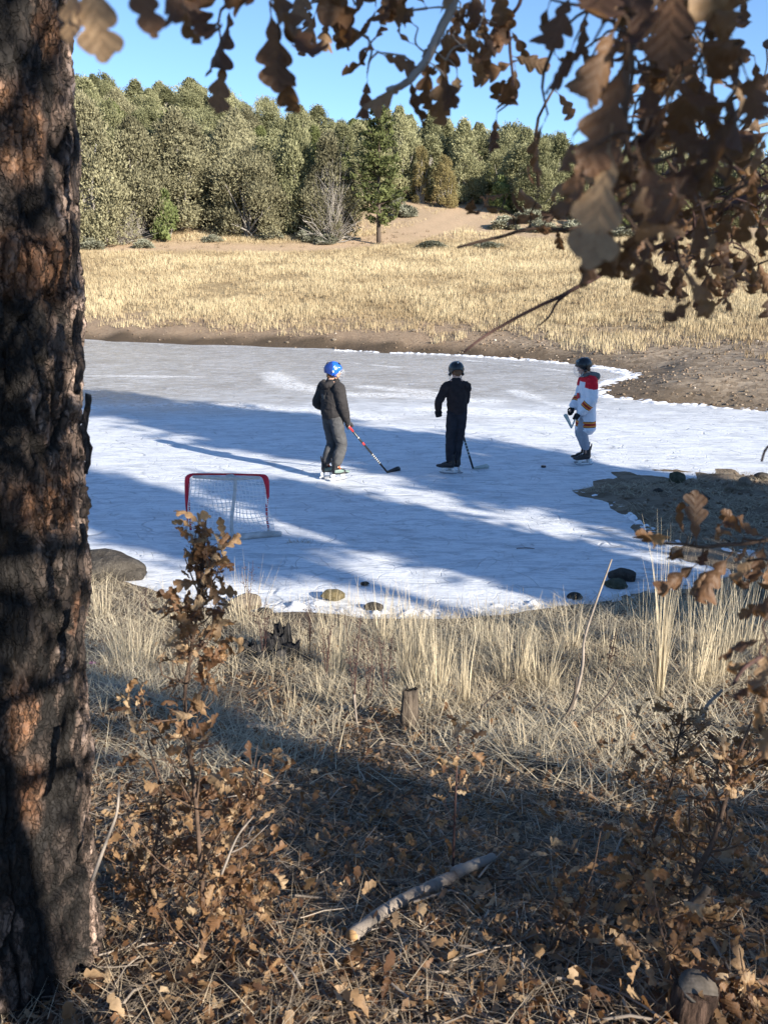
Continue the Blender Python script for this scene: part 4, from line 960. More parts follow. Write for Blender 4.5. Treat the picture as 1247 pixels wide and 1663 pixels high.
# right edge, middle height
L = limb([(1420, 872, 1.25), (1300, 878, 1.22), (1247, 880, 1.2), (1190, 884, 1.2), (1140, 886, 1.2), (1095, 880, 1.2), (1060, 878, 1.2)], .0042, .0015, M_TWIG, pre=[(1.85, -.8, 2.2), (1.7, .4, 2.5)])
hang(L, [(1080, 880, 1.2, 92, 178, .2, 0, 3), (1075, 884, 1.2, 68, 205, -.3), (1130, 880, 1.18, 98, 268, .2, .1, 12), (1112, 868, 1.2, 72, 240, .5), (1165, 872, 1.2, 66, 262, .4), (1190, 872, 1.2, 66, 225, .3), (1205, 868, 1.2, 60, 235, -.3), (1236, 870, 1.2, 70, 200, .3), (1110, 888, 1.2, 80, 128, .3), (1090, 890, 1.2, 60, 100, .5), (1150, 888, 1.2, 60, 110, .6),
         (1128, 918, 1.2, 92, 142, .2, .1, 4), (1182, 905, 1.2, 108, 128, .1, 0, 5), (1145, 925, 1.2, 58, 112, .3), (1240, 885, 1.15, 90, 100, .4), (1225, 900, 1.15, 72, 130, .3), (1215, 940, 1.15, 60, 110, .6), (1246, 920, 1.1, 100, 92, .2), (1210, 885, 1.2, 45, 95, 1.1)])
finish(L)
L = limb([(1440, 1180, 1.0), (1330, 1120, .98), (1250, 1070, .96), (1212, 1082, .95), (1190, 1110, .95)], .0045, .0018, M_TWIGR, pre=[(1.85, -.8, 2.0), (1.4, .3, 2.2)])
hang(L, [(1240, 1000, .95, 80, 195, .2, .1), (1235, 1040, .95, 92, 172, .7, .1), (1215, 1075, .95, 92, 152, .2, 0, 7), (1225, 1095, .95, 88, 165, -.6), (1244, 1060, .93, 90, 100, .5), (1258, 950, .95, 70, 105, .4), (1245, 1120, .95, 84, 110, .2), (1230, 1110, .97, 62, 150, .4), (1268, 1160, .95, 90, 110, .2), (1245, 980, .97, 60, 160, .4), (1270, 1090, .95, 80, 130, .4), (1275, 1230, .95, 80, 100)])
finish(L)
L = limb([(1420, 640, 1.3), (1300, 690, 1.3), (1247, 725, 1.3), (1236, 750, 1.3)], .003, .0016, M_TWIGR, pre=[(1.85, -.8, 2.4), (1.9, .4, 2.9)]); hang(L, [(1300, 650, 1.3, 70, 60)]); finish(L)

# ------------------------------------------------------------------ oak saplings
CUR[0] = LEAVES
def sapling(name, base, path, env, nleaf, label, lsize=(.045, .085), ntw=46, stem=.007, seed=1, mat=M_TWIG, hangf=.0):
    """path: world points of the stem; env: list of (fraction up, radius)"""
    rr = np.random.default_rng(seed); random.seed(seed); base = np.array(base, float)
    root = empty(name, tuple(base), 0, label, 'sapling' if 'sapling' in name else 'shrub')
    pp = smooth_path(path, 26); A = Acc(); A.add(*tube(pp - base, np.linspace(stem, stem * .28, 26), 7, True, None, .15, seed))
    ends = []
    for i in range(ntw):
        h = rr.uniform(.06, 1.0) ** .85; q = env_r = np.interp(h, [e[0] for e in env], [e[1] for e in env]) * rr.uniform(.4, 1.1)
        k0 = max(0, min(25, int((h - .10) * 25))); a = rr.uniform(0, 6.28)
        c = pp[min(25, int(h * 25))]; e = c + np.array([math.cos(a) * q, math.sin(a) * q * .8, rr.normal(0, .03)])
        mid = (pp[k0] + e) / 2 + rr.normal(0, .018, 3) - np.array([0, 0, .15 * q])
        tw = smooth_path([pp[k0], mid, e], 6); A.add(*tube(tw - base, np.linspace(stem * .34, stem * .12, 6), 4, False)); ends.append(tw)
    body = obj('stem', A.mesh('sapling_stem', mat, True), root)
    for i in range(nleaf):
        tw = ends[rr.integers(len(ends))]; s = min(5, int(rr.beta(4, 1.2) * 6)); P = tw[s] + rr.normal(0, .008, 3)
        a = rr.uniform(0, 6.28); out = np.array([math.cos(a), math.sin(a), rr.normal(.0, .6) - hangf]); d = tw[5] - tw[3]
        ax = out + d / (np.linalg.norm(d) + 1e-6) * .9
        leaf_at(root, base, P, ax, rand_dirs(rr, 1)[0] * .8 + np.array([.2, -.5, .6]), rr.uniform(*lsize))
    return root
b = G(325, 1568); tb = 2.22
def pxp(l, t): return [at(x, y, t) for x, y in l]
sapling('oak_sapling', b, [b, *pxp([(330, 1480)], 2.26), *pxp([(318, 1300)], 2.22), *pxp([(300, 1150), (312, 1050), (328, 950), (335, 838)], 2.2)],
        [(0, .08), (.2, .12), (.4, .19), (.55, .17), (.65, .09), (.8, .065), (.92, .05), (1, .012)], 290, 'tall oak sapling with brown leaves rising in front of the ice left of the stump', ntw=80, seed=31, lsize=(.034, .07))
b2 = G(240, 1500)
sapling('oak_sapling', b2, [b2, *pxp([(250, 1400), (262, 1300), (240, 1200)], 2.45)], [(0, .08), (.4, .15), (.8, .17), (1, .05)], 150, 'lower dark leaved oak sapling just right of the pine trunk', ntw=40, seed=32, lsize=(.034, .066))
b3 = G(400, 1540)
sapling('oak_sapling', b3, [b3, *pxp([(385, 1440), (400, 1330), (430, 1240)], 2.25)], [(0, .07), (.5, .10), (1, .07)], 120, 'sunlit pale leaved oak sapling leaning right of the tall one', ntw=34, seed=33, lsize=(.035, .07))
b4 = G(735, 1420)
sapling('oak_sapling', b4, [b4, *pxp([(738, 1330), (742, 1240), (745, 1175)], b4[1] * cP - (b4[2] - CAM_Z) * sP)], [(0, .03), (.4, .06), (.7, .06), (1, .03)], 26, 'spindly oak seedling with a few leaves above the fallen log', ntw=12, seed=34, stem=.0045, lsize=(.04, .07), mat=M_TWIGR)
b5 = G(1010, 1470); tt = b5[1] * cP - (b5[2] - CAM_Z) * sP
sapling('oak_shrub', b5, [b5, *pxp([(1040, 1400), (1080, 1310), (1100, 1210), (1110, 1150)], tt)], [(0, .08), (.3, .15), (.6, .19), (.85, .16), (1, .05)], 290, 'bushy oak shrub with dark brown leaves at the lower right', ntw=60, seed=35, lsize=(.028, .055))
b6 = G(1165, 1530); tt = b6[1] * cP - (b6[2] - CAM_Z) * sP
sapling('oak_shrub', b6, [b6, *pxp([(1120, 1450), (1160, 1360), (1190, 1250), (1220, 1170)], tt)], [(0, .07), (.3, .15), (.6, .2), (1, .08)], 280, 'oak shrub with crooked stem by the right edge, its leaves half sunlit', ntw=52, seed=36, stem=.011, lsize=(.028, .058))
b7 = G(1130, 1640); tt = b7[1] * cP - (b7[2] - CAM_Z) * sP
sapling('oak_sapling', b7, [b7, *pxp([(1100, 1590), (1075, 1520), (1060, 1440)], tt)], [(0, .06), (.5, .11), (1, .1)], 60, 'small oak sapling drooping over the cut stump in the bottom right', ntw=16, seed=37, lsize=(.05, .085), hangf=.6)
b8 = G(880, 1560); tt = b8[1] * cP - (b8[2] - CAM_Z) * sP
sapling('oak_sapling', b8, [b8, *pxp([(930, 1480), (960, 1420), (975, 1350)], tt)], [(0, .04), (.5, .09), (1, .07)], 34, 'thin oak sapling right of the fallen log', ntw=12, seed=38, stem=.0045, lsize=(.04, .07))
b9 = G(1225, 1655); tt = b9[1] * cP - (b9[2] - CAM_Z) * sP
sapling('oak_sapling', b9, [b9, *pxp([(1210, 1600), (1200, 1540)], tt)], [(0, .06), (1, .07)], 22, 'pale tan oak seedling in the bottom right corner', ntw=8, seed=39, stem=.004, lsize=(.06, .09))
# ------------------------------------------------------------------ near bank: grass, needles, leaves, sticks
r = np.random.default_rng(91)
def near_pts(n, y0, y1, spread=.52, x0=-.5, pw=1.0):
    y = y0 + (y1 - y0) * r.random(n) ** pw; x = r.uniform(x0, spread, n) * (y + .35)
    D = sdist(x, y); return x, y, D
# flattened straw
x, y, D = near_pts(84000, 3.0, 9.0, .75, -.62); ok = (D > .02) & (r.random(len(x)) < sstep(2.9, 4.7, y + 1.5 * fbm(x * 1.1, y * 1.1, seed=92))) & (D < 6); x, y, D = x[ok], y[ok], D[ok]; z = H(x, y, D)
patch_ = fbm(x * 1.4, y * 1.4, seed=93); ok = patch_ + .5 * fbm(x * 3, y * 3, seed=193) + .2 * r.normal(0, 1, len(x)) > -.33; x, y, D, z, patch_ = x[ok], y[ok], D[ok], z[ok], patch_[ok]; n = len(x)
flow = r.uniform(0, 6.28, n)
V, F, T = blades(np.c_[x, y, z + .012 + .03 * r.random(n) * sstep(.1, .8, D)], flow + r.normal(0, .9, n), r.uniform(.9, 1.45, n), r.uniform(.06, .24, n), r.uniform(.0013, .0028, n), r.uniform(-.2, .9, n), 3, np.clip(.6 + .4 * patch_ + r.normal(0, .25, n), 0, 1))
x = r.uniform(1.8, 7.5, 34000); y = r.uniform(8.6, 14.2, 34000); D = sdist(x, y); z = H(x, y, D); ok = (D > -.1) & (D < 2.2) & (z > .012) & (fbm(x * 1.5, y * 3, seed=98) > -.25); x, y, z = x[ok], y[ok], z[ok]; n = len(x)
V2, F2, T2 = blades(np.c_[x, y, z + .008], r.uniform(0, 6.28, n), r.uniform(1.0, 1.5, n), r.uniform(.05, .16, n), r.uniform(.002, .004, n), r.uniform(-.1, .6, n), 3, r.beta(1.5, 1.7, n)); V = np.concatenate([V, V2]); F = np.concatenate([F, F2 + len(V) - len(V2)]); T = np.concatenate([T, T2])
tag(obj('flattened_grass', mesh_np('flattened_grass', V, F, M_STRAW, tone=T)), 'matted dry grass lying flat on the near bank', 'grass', kind='stuff')
# standing straw, loose
x, y, D = near_pts(900, 4.4, 8.6); ok = (D > .0) & (fbm(x * 1.5, y * 1.5, seed=95) > -.05) & (D < 4.5) & (r.random(len(x)) < sstep(4.2, 5.6, y)); x, y, D = x[ok], y[ok], D[ok]; z = H(x, y, D); k = 9
rt = np.repeat(np.c_[x, y, z], k, 0); rt[:, :2] += r.normal(0, .035, (len(rt), 2)); n = len(rt)
V, F, T = blades(rt, r.uniform(0, 6.28, n), r.uniform(0, .35, n), np.repeat(r.uniform(.08, .26, len(x)), k) * r.uniform(.6, 1.1, n), r.uniform(.0012, .0022, n), r.uniform(0, .7, n), 4, np.clip(.6 + r.normal(0, .22, n), 0, 1))
tag(obj('standing_grass', mesh_np('standing_grass', V, F, M_STRAW, tone=T)), 'loose upright dry grass stems on the near bank', 'grass', kind='stuff')
def clump(px, py, hp, wp, n, label, lean=.14, tone=.75, seed=0):
    n = int(n * .62); wp = wp * 1.15
    q = np.random.default_rng(1000 + seed); p = G(px, py); t = p[1] * cP - (p[2] - CAM_Z) * sP; h = hp * t / FPX; w = wp * .5 * t / FPX
    a = q.uniform(0, 6.28, n); rr_ = w * .55 * np.sqrt(q.random(n)); rt = np.c_[rr_ * np.cos(a), rr_ * np.sin(a), np.full(n, -.02)]
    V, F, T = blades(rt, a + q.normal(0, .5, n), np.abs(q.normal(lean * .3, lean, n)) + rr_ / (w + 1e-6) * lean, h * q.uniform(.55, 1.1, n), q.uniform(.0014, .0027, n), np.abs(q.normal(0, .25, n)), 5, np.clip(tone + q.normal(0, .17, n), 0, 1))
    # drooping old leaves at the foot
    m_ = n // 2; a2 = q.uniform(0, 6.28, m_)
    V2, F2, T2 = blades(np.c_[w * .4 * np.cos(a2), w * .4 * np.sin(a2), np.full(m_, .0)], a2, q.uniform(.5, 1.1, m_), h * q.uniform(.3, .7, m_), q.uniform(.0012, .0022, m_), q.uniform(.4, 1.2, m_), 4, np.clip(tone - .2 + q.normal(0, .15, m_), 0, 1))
    root = empty('grass_clump', tuple(p), 0, label, 'grass', 'tall straw coloured grass clumps on the near bank')
    obj('blades', mesh_np('clump_blades', V, F, M_STRAW, tone=T), root)['kind'] = 'stuff'
    obj('old_blades', mesh_np('clump_old', V2, F2, M_STRAW, tone=T2), root)['kind'] = 'stuff'
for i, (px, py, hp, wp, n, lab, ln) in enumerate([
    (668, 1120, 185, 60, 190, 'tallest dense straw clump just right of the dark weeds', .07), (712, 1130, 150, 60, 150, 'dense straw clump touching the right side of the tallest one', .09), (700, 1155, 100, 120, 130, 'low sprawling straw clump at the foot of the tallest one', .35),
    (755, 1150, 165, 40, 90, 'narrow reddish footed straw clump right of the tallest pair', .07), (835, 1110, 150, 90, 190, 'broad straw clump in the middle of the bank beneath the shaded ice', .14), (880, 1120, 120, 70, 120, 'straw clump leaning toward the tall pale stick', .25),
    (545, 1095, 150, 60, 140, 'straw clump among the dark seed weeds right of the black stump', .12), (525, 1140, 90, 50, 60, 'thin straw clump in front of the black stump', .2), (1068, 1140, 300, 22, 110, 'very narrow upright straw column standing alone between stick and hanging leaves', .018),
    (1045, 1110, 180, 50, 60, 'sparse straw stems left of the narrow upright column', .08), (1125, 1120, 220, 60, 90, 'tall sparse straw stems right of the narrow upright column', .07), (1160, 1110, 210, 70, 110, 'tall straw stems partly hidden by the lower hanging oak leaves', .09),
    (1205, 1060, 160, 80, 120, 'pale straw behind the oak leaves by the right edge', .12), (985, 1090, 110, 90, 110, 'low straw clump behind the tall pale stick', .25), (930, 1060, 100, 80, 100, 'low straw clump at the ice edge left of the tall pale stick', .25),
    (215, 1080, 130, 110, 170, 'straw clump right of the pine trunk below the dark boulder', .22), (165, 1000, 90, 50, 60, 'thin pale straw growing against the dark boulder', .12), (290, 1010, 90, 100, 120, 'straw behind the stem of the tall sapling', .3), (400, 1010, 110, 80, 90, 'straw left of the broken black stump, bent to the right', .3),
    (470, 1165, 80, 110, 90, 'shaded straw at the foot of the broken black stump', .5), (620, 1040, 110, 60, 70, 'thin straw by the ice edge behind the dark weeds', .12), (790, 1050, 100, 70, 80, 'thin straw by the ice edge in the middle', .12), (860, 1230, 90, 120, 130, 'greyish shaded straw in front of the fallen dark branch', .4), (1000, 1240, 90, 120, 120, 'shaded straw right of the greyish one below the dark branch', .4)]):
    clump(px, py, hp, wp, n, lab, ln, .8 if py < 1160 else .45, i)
# thin pale stems poking out of the snow by the edge
rt = []; 
for px, py in [(480, 985), (500, 990), (520, 985), (545, 990), (575, 985), (630, 1000), (650, 990), (560, 995), (590, 1000), (700, 1005), (730, 1000), (770, 1005), (800, 1005), (830, 1000), (905, 1000)]:
    p = G(px, py); rt += [p + np.array([r.normal(0, .05), r.normal(0, .03), -.01]) for _ in range(7)]
rt = np.array(rt); n = len(rt); V, F, T = blades(rt, r.uniform(0, 6.28, n), r.uniform(0, .15, n), r.uniform(.12, .34, n), np.full(n, .0016), r.uniform(0, .3, n), 4, r.uniform(.4, .9, n)); tag(obj('edge_stems', mesh_np('edge_stems', V, F, M_STRAW, tone=T)), 'thin dry stems poking through the snowy ice edge', 'grass', kind='stuff')
tp = G(485, 881); rt = tp + np.c_[r.uniform(-.13, .13, 60), r.uniform(-.03, .03, 60), np.zeros(60)]; V, F, T = blades(rt - tp, r.uniform(0, 6.28, 60), r.uniform(.2, 1.3, 60), r.uniform(.02, .07, 60), np.full(60, .0022), r.uniform(0, .5, 60), 3, r.uniform(.1, .7, 60))
o = obj('grass_clump', mesh_np('ice_tuft', V, F, M_STRAW, tone=T), None, tuple(tp)); tag(o, 'little tuft of dead grass sticking out of the ice right of the hockey net', 'grass')

# pine needles
m = Mat('dry_needles'); c = m.ramp(m.attr('tone'), [(0, (.09, .066, .048)), (.5, (.30, .23, .155)), (1, (.58, .46, .31))]); M_NEEDLE = m.done(c, .7, None, .3)
x, y, D = near_pts(66000, 1.0, 5.6, .95, -.75, 1.25); ok = (D > 1.0) & (r.random(len(x)) < sstep(5.8, 3.2, y)); x, y, D = x[ok], y[ok], D[ok]; z = H(x, y, D); n = len(x)
pt = fbm(x * 1.6, y * 1.6, seed=96)
V, F, T = blades(np.c_[x, y, z + .004 + .028 * r.random(n) ** 2], r.uniform(0, 6.28, n), r.uniform(1.25, 1.62, n), r.uniform(.06, .15, n), r.uniform(.0007, .0013, n), r.uniform(-.15, .3, n), 3, np.clip(.45 + .4 * pt + r.normal(0, .32, n), 0, 1))
tag(obj('pine_needles', mesh_np('pine_needles', V, F, M_NEEDLE, tone=T)), 'dry pine needles carpeting the ground by the pine', 'pine needles', kind='stuff')
# leaf litter
x, y, D = near_pts(21000, 1.0, 6.4, .95, -.75, 1.3); dens = .55 + fbm(x * 1.2, y * 1.2, seed=97) + .5 * sstep(.1, .6, x / y); ok = (D > .8) & (r.random(len(x)) < dens * sstep(6.2, 3.5, y)); x, y, D = x[ok], y[ok], D[ok]; n = len(x)
V, F, T = scatter(LB, r.integers(0, 4, n), rotmats(r.uniform(0, 6.28, n), r.normal(0, .5, n), r.normal(0, .5, n)), np.c_[x, y, H(x, y, D) + .008 + .03 * r.random(n)], r.uniform(.028, .07, n), r.random(n))
tag(obj('leaf_litter', mesh_np('leaf_litter', V, F, M_LEAFS, tone=T)), 'fallen brown oak leaves littering the near bank', 'leaf litter', kind='stuff')
# crumbled leaf pieces
fv = np.array([(-1, -.6, .1), (1, -.7, 0), (1.2, .5, .25), (-.8, .8, 0), (.1, 1.3, .3), (.1, -.1, -.15)]); ff_ = np.array([(0, 1, 2, 5), (0, 5, 4, 3), (5, 2, 4, 4)])[:2]
x, y, D = near_pts(36000, 1.0, 6.6, .95, -.75, 1.2); ok = (D > .5) & (fbm(x * 1.7, y * 1.7, seed=197) + .3 * r.normal(0, 1, len(x)) > -.3); x, y, D = x[ok], y[ok], D[ok]; n = len(x)
V, F, T = scatter([(fv, ff_)], np.zeros(n, int), rotmats(r.uniform(0, 6.28, n), r.normal(0, .6, n), r.normal(0, .6, n)), np.c_[x, y, H(x, y, D) + .006 + .025 * r.random(n)], r.uniform(.004, .016, n), r.random(n))
tag(obj('leaf_crumbs', mesh_np('leaf_crumbs', V, F, M_LEAFS, tone=T)), 'crumbled pieces of dry leaf on the near bank', 'leaf litter', kind='stuff')
# chips, bark bits, twigs
bx = np.array([(a, b, c) for a in (-1, 1) for b in (-1, 1) for c in (-1, 1)], float) * np.array([1, .35, .14]); bx[[1, 5]] *= np.array([.8, 1.2, 1]); bf = np.array([(0, 1, 3, 2), (4, 6, 7, 5), (0, 4, 5, 1), (2, 3, 7, 6), (0, 2, 6, 4), (1, 5, 7, 3)])
m = Mat('bark_chips'); M_CHIP = m.done(m.ramp(m.attr('tone'), [(0, (.035, .028, .023)), (.5, (.17, .135, .105)), (1, (.42, .35, .28))]), .9, None, .15)
x, y, D = near_pts(12000, 1.0, 6.5, .95, -.75, 1.3); ok = D > .3; x, y, D = x[ok], y[ok], D[ok]; n = len(x)
V, F, T = scatter([(bx, bf), (bx * np.array([2.6, .5, 1.6]), bf)], r.integers(0, 2, n), rotmats(r.uniform(0, 6.28, n), r.normal(0, .35, n), r.normal(0, .3, n)), np.c_[x, y, H(x, y, D) + .006 + .014 * r.random(n)], .004 + .016 * r.random(n) ** 2.5, np.clip(r.beta(2, 2.4, n), 0, 1))
tag(obj('bark_chips', mesh_np('bark_chips', V, F, M_CHIP, tone=T)), 'bits of bark and broken twig scattered over the near bank', 'debris', kind='stuff')
A = Acc(); x, y, D = near_pts(900, 1.1, 6.8, .6, -.6, 1.2); ok = D > .4; x, y, D = x[ok], y[ok], D[ok]; zz = H(x, y, D)
for i in range(len(x)):
    L_ = r.uniform(.06, .32); a = r.uniform(0, 6.28); d = np.array([math.cos(a), math.sin(a)]); P = []
    for s in (-.5, -.17, .17, .5):
        q = np.array([x[i], y[i]]) + d * L_ * s + r.normal(0, .05 * L_, 2); P.append((q[0], q[1], zz[i] + .012 + r.uniform(0, .03) - (d[1] * L_ * s) * .18))
    A.add(*tube(P, np.array([1, .9, .75, .4]) * r.uniform(.0012, .0042), 5, False), tone=r.random())
tag(obj('fallen_twigs', A.mesh('fallen_twigs', M_CHIP, True)), 'thin fallen twigs tangled over the near bank', 'twigs', kind='stuff')

# larger fallen leaves one can tell apart
random.seed(5)
for i, (px, py, s) in enumerate([(535, 1640, .075), (235, 1375, .06), (620, 1640, .05), (1010, 1600, .08), (860, 1620, .07), (690, 1310, .05), (650, 1300, .06), (960, 1370, .06), (840, 1380, .05), (170, 1450, .09), (210, 1440, .08), (130, 1560, .08), (370, 1570, .06), (1050, 1640, .07), (575, 1215, .05), (1170, 1600, .08),
                                 (900, 1460, .06), (780, 1480, .05), (700, 1560, .06), (640, 1530, .05), (480, 1500, .05), (520, 1400, .05), (950, 1540, .06), (1030, 1520, .06), (440, 1620, .06), (300, 1630, .06), (760, 1640, .06)]):
    p = G(px, py); o = obj('fallen_leaf', LEAVES[9 + i % 5], None, (p[0], p[1], p[2] + .025), (random.gauss(.1, .25), random.gauss(0, .3), random.uniform(0, 6.28)), s * 1.15)
    tag(o, 'large curled oak leaf lying on top of the needle litter', 'leaf', 'large fallen oak leaves lying on the litter')

M_LOGP = plain('weathered_log', (.26, .215, .175), .85, .2, .35, 18, bump=.8); M_LOGD = plain('dark_log', (.085, .068, .055), .9, .15, .5, 22, bump=.8)
m = Mat('cut_wood'); p = m.pos(obj=True); M_CUT = m.done(m.mix(m.noise(p, 30, 4), (.30, .17, .07), (.52, .33, .17)), .8, None, .2)
m = Mat('charred_wood'); p = m.pos((1, 1, .15), obj=True); cw = m.noise(p, 40, 6, .7); M_CHARW = m.done(m.mix(m.ramp(cw, [(.35, 0), (.7, 1)]), (.012, .011, .011), (.085, .08, .078)), .85, m.bump(cw, 1.0, .02), .2)
m = Mat('weathered_stump'); p = m.pos((1, 1, .12), obj=True); cw = m.noise(p, 50, 6, .7); M_STUMPW = m.done(m.mix(m.ramp(cw, [(.35, 0), (.7, 1)]), (.04, .032, .026), (.19, .15, .115)), .9, m.bump(cw, 1.0, .02), .15)
m = Mat('red_brown_bark'); p = m.pos((1, 1, .12), obj=True); cw = m.noise(p, 60, 6, .7); M_RBARK = m.done(m.mix(m.ramp(cw, [(.38, 0), (.66, 1)]), (.018, .012, .010), (.15, .095, .068)), .9, m.bump(cw, 1.0, .03), .15)
def stick(pts, r0, r1, mat, label, name='stick', cat='stick', t=None, lift=.0, n=20, group=None, cut=False, side=()):
    """pts: photo pixels; lies on the ground, or stands at depth t"""
    if t is None: P = [G(a, b) + np.array([0, 0, lift + r0 * .7]) for a, b in pts]
    else: P = [at(a, b, t) for a, b in pts]
    b = P[0].copy(); root = empty(name, tuple(b), 0, label, cat, group)
    A = Acc(); A.add(*tube(smooth_path(P, n) - b, np.linspace(r0, r1, n), 10, True, None, .22, int(abs(b[0]) * 100)))
    for q in side:
        S = [at(a_, b_, P[0][1] * cP - (P[0][2] - CAM_Z) * sP if t is None else t) for a_, b_ in q]; A.add(*tube(smooth_path(S, 8) - b, np.linspace(r1 * 1.1, r1 * .5, 8), 6))
    obj('wood', A.mesh('stick_wood', mat, True), root)
    if cut:
        d = P[0] - P[1]; d /= np.linalg.norm(d); V, F = tube([d * -.004, d * .003], r0 * .86, 12); A2 = Acc(); A2.add(V, F); obj('cut_end', A2.mesh('cut_end', M_CUT), root)
    return root
stick([(572, 1540), (640, 1488), (700, 1458), (737, 1440)], .0205, .018, M_LOGP, 'pale grey fallen log with a sawn end, lying diagonally in the shaded litter', 'fallen_log', 'log', cut=True, lift=.022, n=26)
stick([(738, 1440), (768, 1427), (800, 1413)], .019, .014, M_GREYBARK, 'dark barked log piece butting on the upper end of the pale diagonal log', 'fallen_log', 'log', lift=.034)
stick([(925, 1180), (930, 1150), (945, 1085), (948, 1040), (965, 985), (993, 908)], .011, .004, M_LOGP, 'tall curved pale stick standing up from the straw before the ice', t=G(925, 1180)[1] * cP - (gz(.9, 4.8) - CAM_Z) * sP)
tz = G(900, 1190); td = tz[1] * cP - (tz[2] - CAM_Z) * sP
stick([(810, 1200), (870, 1180), (905, 1178), (930, 1140), (936, 1100)], .014, .007, M_LOGD, 'dark fallen branch rising to the foot of the tall pale stick', 'fallen_branch', 'branch', t=td, side=[[(900, 1178), (960, 1172), (1020, 1160)], [(940, 1175), (985, 1130), (1010, 1085)], [(905, 1185), (950, 1160), (1000, 1150)]])
stick([(772, 1172), (785, 1145), (812, 1122), (835, 1103)], .006, .003, M_LOGD, 'thin dark twig slanting up among the straw right of the short post', t=td + .1)
stick([(160, 1118), (210, 1128), (262, 1140)], .028, .022, M_LOGP, 'thick pale log sunk in grass right of the pine trunk', 'fallen_log', 'log')
stick([(400, 1182), (450, 1190), (520, 1207)], .020, .014, M_LOGP, 'pale fallen log in shade below the broken black stump', 'fallen_log', 'log')
stick([(575, 1128), (578, 1160), (582, 1195)], .007, .004, M_LOGP, 'short pale upright stick left of the short post', t=G(582, 1195)[1] * cP - (G(582, 1195)[2] - CAM_Z) * sP)
stick([(600, 1165), (640, 1140), (665, 1120)], .018, .012, M_LOGD, 'dark log behind the short post', 'fallen_log', 'log')
stick([(520, 1155), (560, 1170), (600, 1175)], .022, .018, M_LOGD, 'mossy dark log left of the short post under straw', 'fallen_log', 'log')
stick([(860, 1250), (960, 1265), (1080, 1300)], .008, .004, M_LOGD, 'long thin dark branch lying across the shaded straw on the right', 'fallen_branch', 'branch', lift=.03)
stick([(930, 1280), (965, 1300), (990, 1330)], .012, .008, M_LOGD, 'short black charred branch below the dark fallen one', 'fallen_branch', 'branch')
stick([(590, 1435), (650, 1445), (730, 1452)], .010, .006, M_LOGD, 'black stick lying left of the upper end of the pale diagonal log', lift=.01)
stick([(500, 1340), (600, 1350), (740, 1362)], .007, .004, M_LOGD, 'thin black branch on the litter in the middle shade', lift=.01)
stick([(855, 1490), (890, 1545), (920, 1590)], .012, .008, M_LOGD, 'dark curved branch on the litter right of the pale log')
stick([(690, 1615), (725, 1580), (750, 1560)], .014, .012, M_LOGD, 'short dark stick below the middle of the pale log')
stick([(500, 1572), (560, 1555), (585, 1552)], .016, .012, M_LOGP, 'short pale stick touching the sawn end of the pale log')
stick([(740, 1620), (770, 1645), (800, 1662)], .009, .007, M_LOGP, 'tan stick at the bottom edge right of centre')
stick([(265, 1582), (300, 1590), (330, 1610)], .010, .007, M_LOGP, 'grey stick on the sunlit needles at the lower left')
stick([(150, 1430), (172, 1370), (190, 1320), (194, 1270)], .0045, .0025, M_LOGP, 'thin pale upright stick beside the pine trunk', t=2.1)
stick([(360, 1420), (385, 1360), (412, 1325)], .003, .002, M_LOGP, 'thin white forked twig in the sunlit sapling', t=2.15, side=[[(375, 1385), (400, 1372), (435, 1340)]])
stick([(1090, 1500), (1130, 1465), (1150, 1440)], .013, .009, M_LOGD, 'crooked grey dead branch low under the right oak shrub', 'fallen_branch', 'branch', t=2.15)
stick([(1140, 1470), (1180, 1480), (1205, 1490)], .016, .012, M_LOGP, 'pale log under the right oak shrub', 'fallen_log', 'log')
stick([(250, 1450), (285, 1500), (310, 1530)], .016, .010, M_LOGD, 'charred stick lying at the foot of the tall oak sapling')
stick([(1140, 1170), (1148, 1145), (1165, 1128), (1172, 1120)], .006, .004, M_LOGP, 'bleached hooked branch above the right oak shrub', t=2.9)

# stumps
def jag_stump(parts, base, label, mat, name='stump', smooth_=False):
    root = empty(name, tuple(base), 0, label, 'stump')
    for i, (dx, dy, h, w, lx, ly, seed) in enumerate(parts):
        q = np.random.default_rng(seed); n = 14; k = 9; V = []; th = np.arange(n) * 2 * math.pi / n
        top = h * ((.93 + .08 * q.random(n)) if len(parts) == 1 else (.72 + .30 * q.random(n))); rr_ = w * (.8 + .35 * q.random(n)) * (1 + .3 * np.cos(th * 2 + seed))
        for j in range(k):
            s = j / (k - 1); V.append(np.c_[dx + lx * s + rr_ * (1.12 - .35 * s) * np.cos(th), dy + ly * s + rr_ * (1.12 - .35 * s) * np.sin(th) * .7, -.05 + (top + .05) * s])
        V.append(np.c_[dx + lx * .8 + rr_ * .25 * np.cos(th), dy + ly * .8 + rr_ * .2 * np.sin(th), top * .78])
        V = np.concatenate(V); F = [(a * n + b_, a * n + (b_ + 1) % n, (a + 1) * n + (b_ + 1) % n, (a + 1) * n + b_) for a in range(k) for b_ in range(n)]
        obj('wood_slab', mesh_np('slab', V, np.array(F), mat, smooth=smooth_), root)
    return root
p = G(450, 1075)
S15 = 1.55
jag_stump([tuple(v * S15 for v in q[:6]) + (q[6],) for q in [(0, 0, .155, .055, .0, 0, 1), (-.08, .0, .11, .05, -.05, 0, 2), (-.16, -.03, .09, .032, -.05, 0, 3), (.055, -.03, .115, .045, .02, 0, 4), (-.02, -.07, .10, .07, 0, -.02, 5), (.02, .02, .19, .04, 0, 0, 6), (-.11, -.07, .08, .055, -.08, -.02, 7), (.10, -.08, .06, .06, .03, 0, 8)]], p, 'broken black charred stump among straw below the hockey net', M_CHARW, 'broken_stump')
p = G(663, 1188)
jag_stump([(0, 0, .25, .045, .008, 0, 11)], p, 'short weathered post stub standing in front of the tall straw', M_STUMPW, 'post_stub')
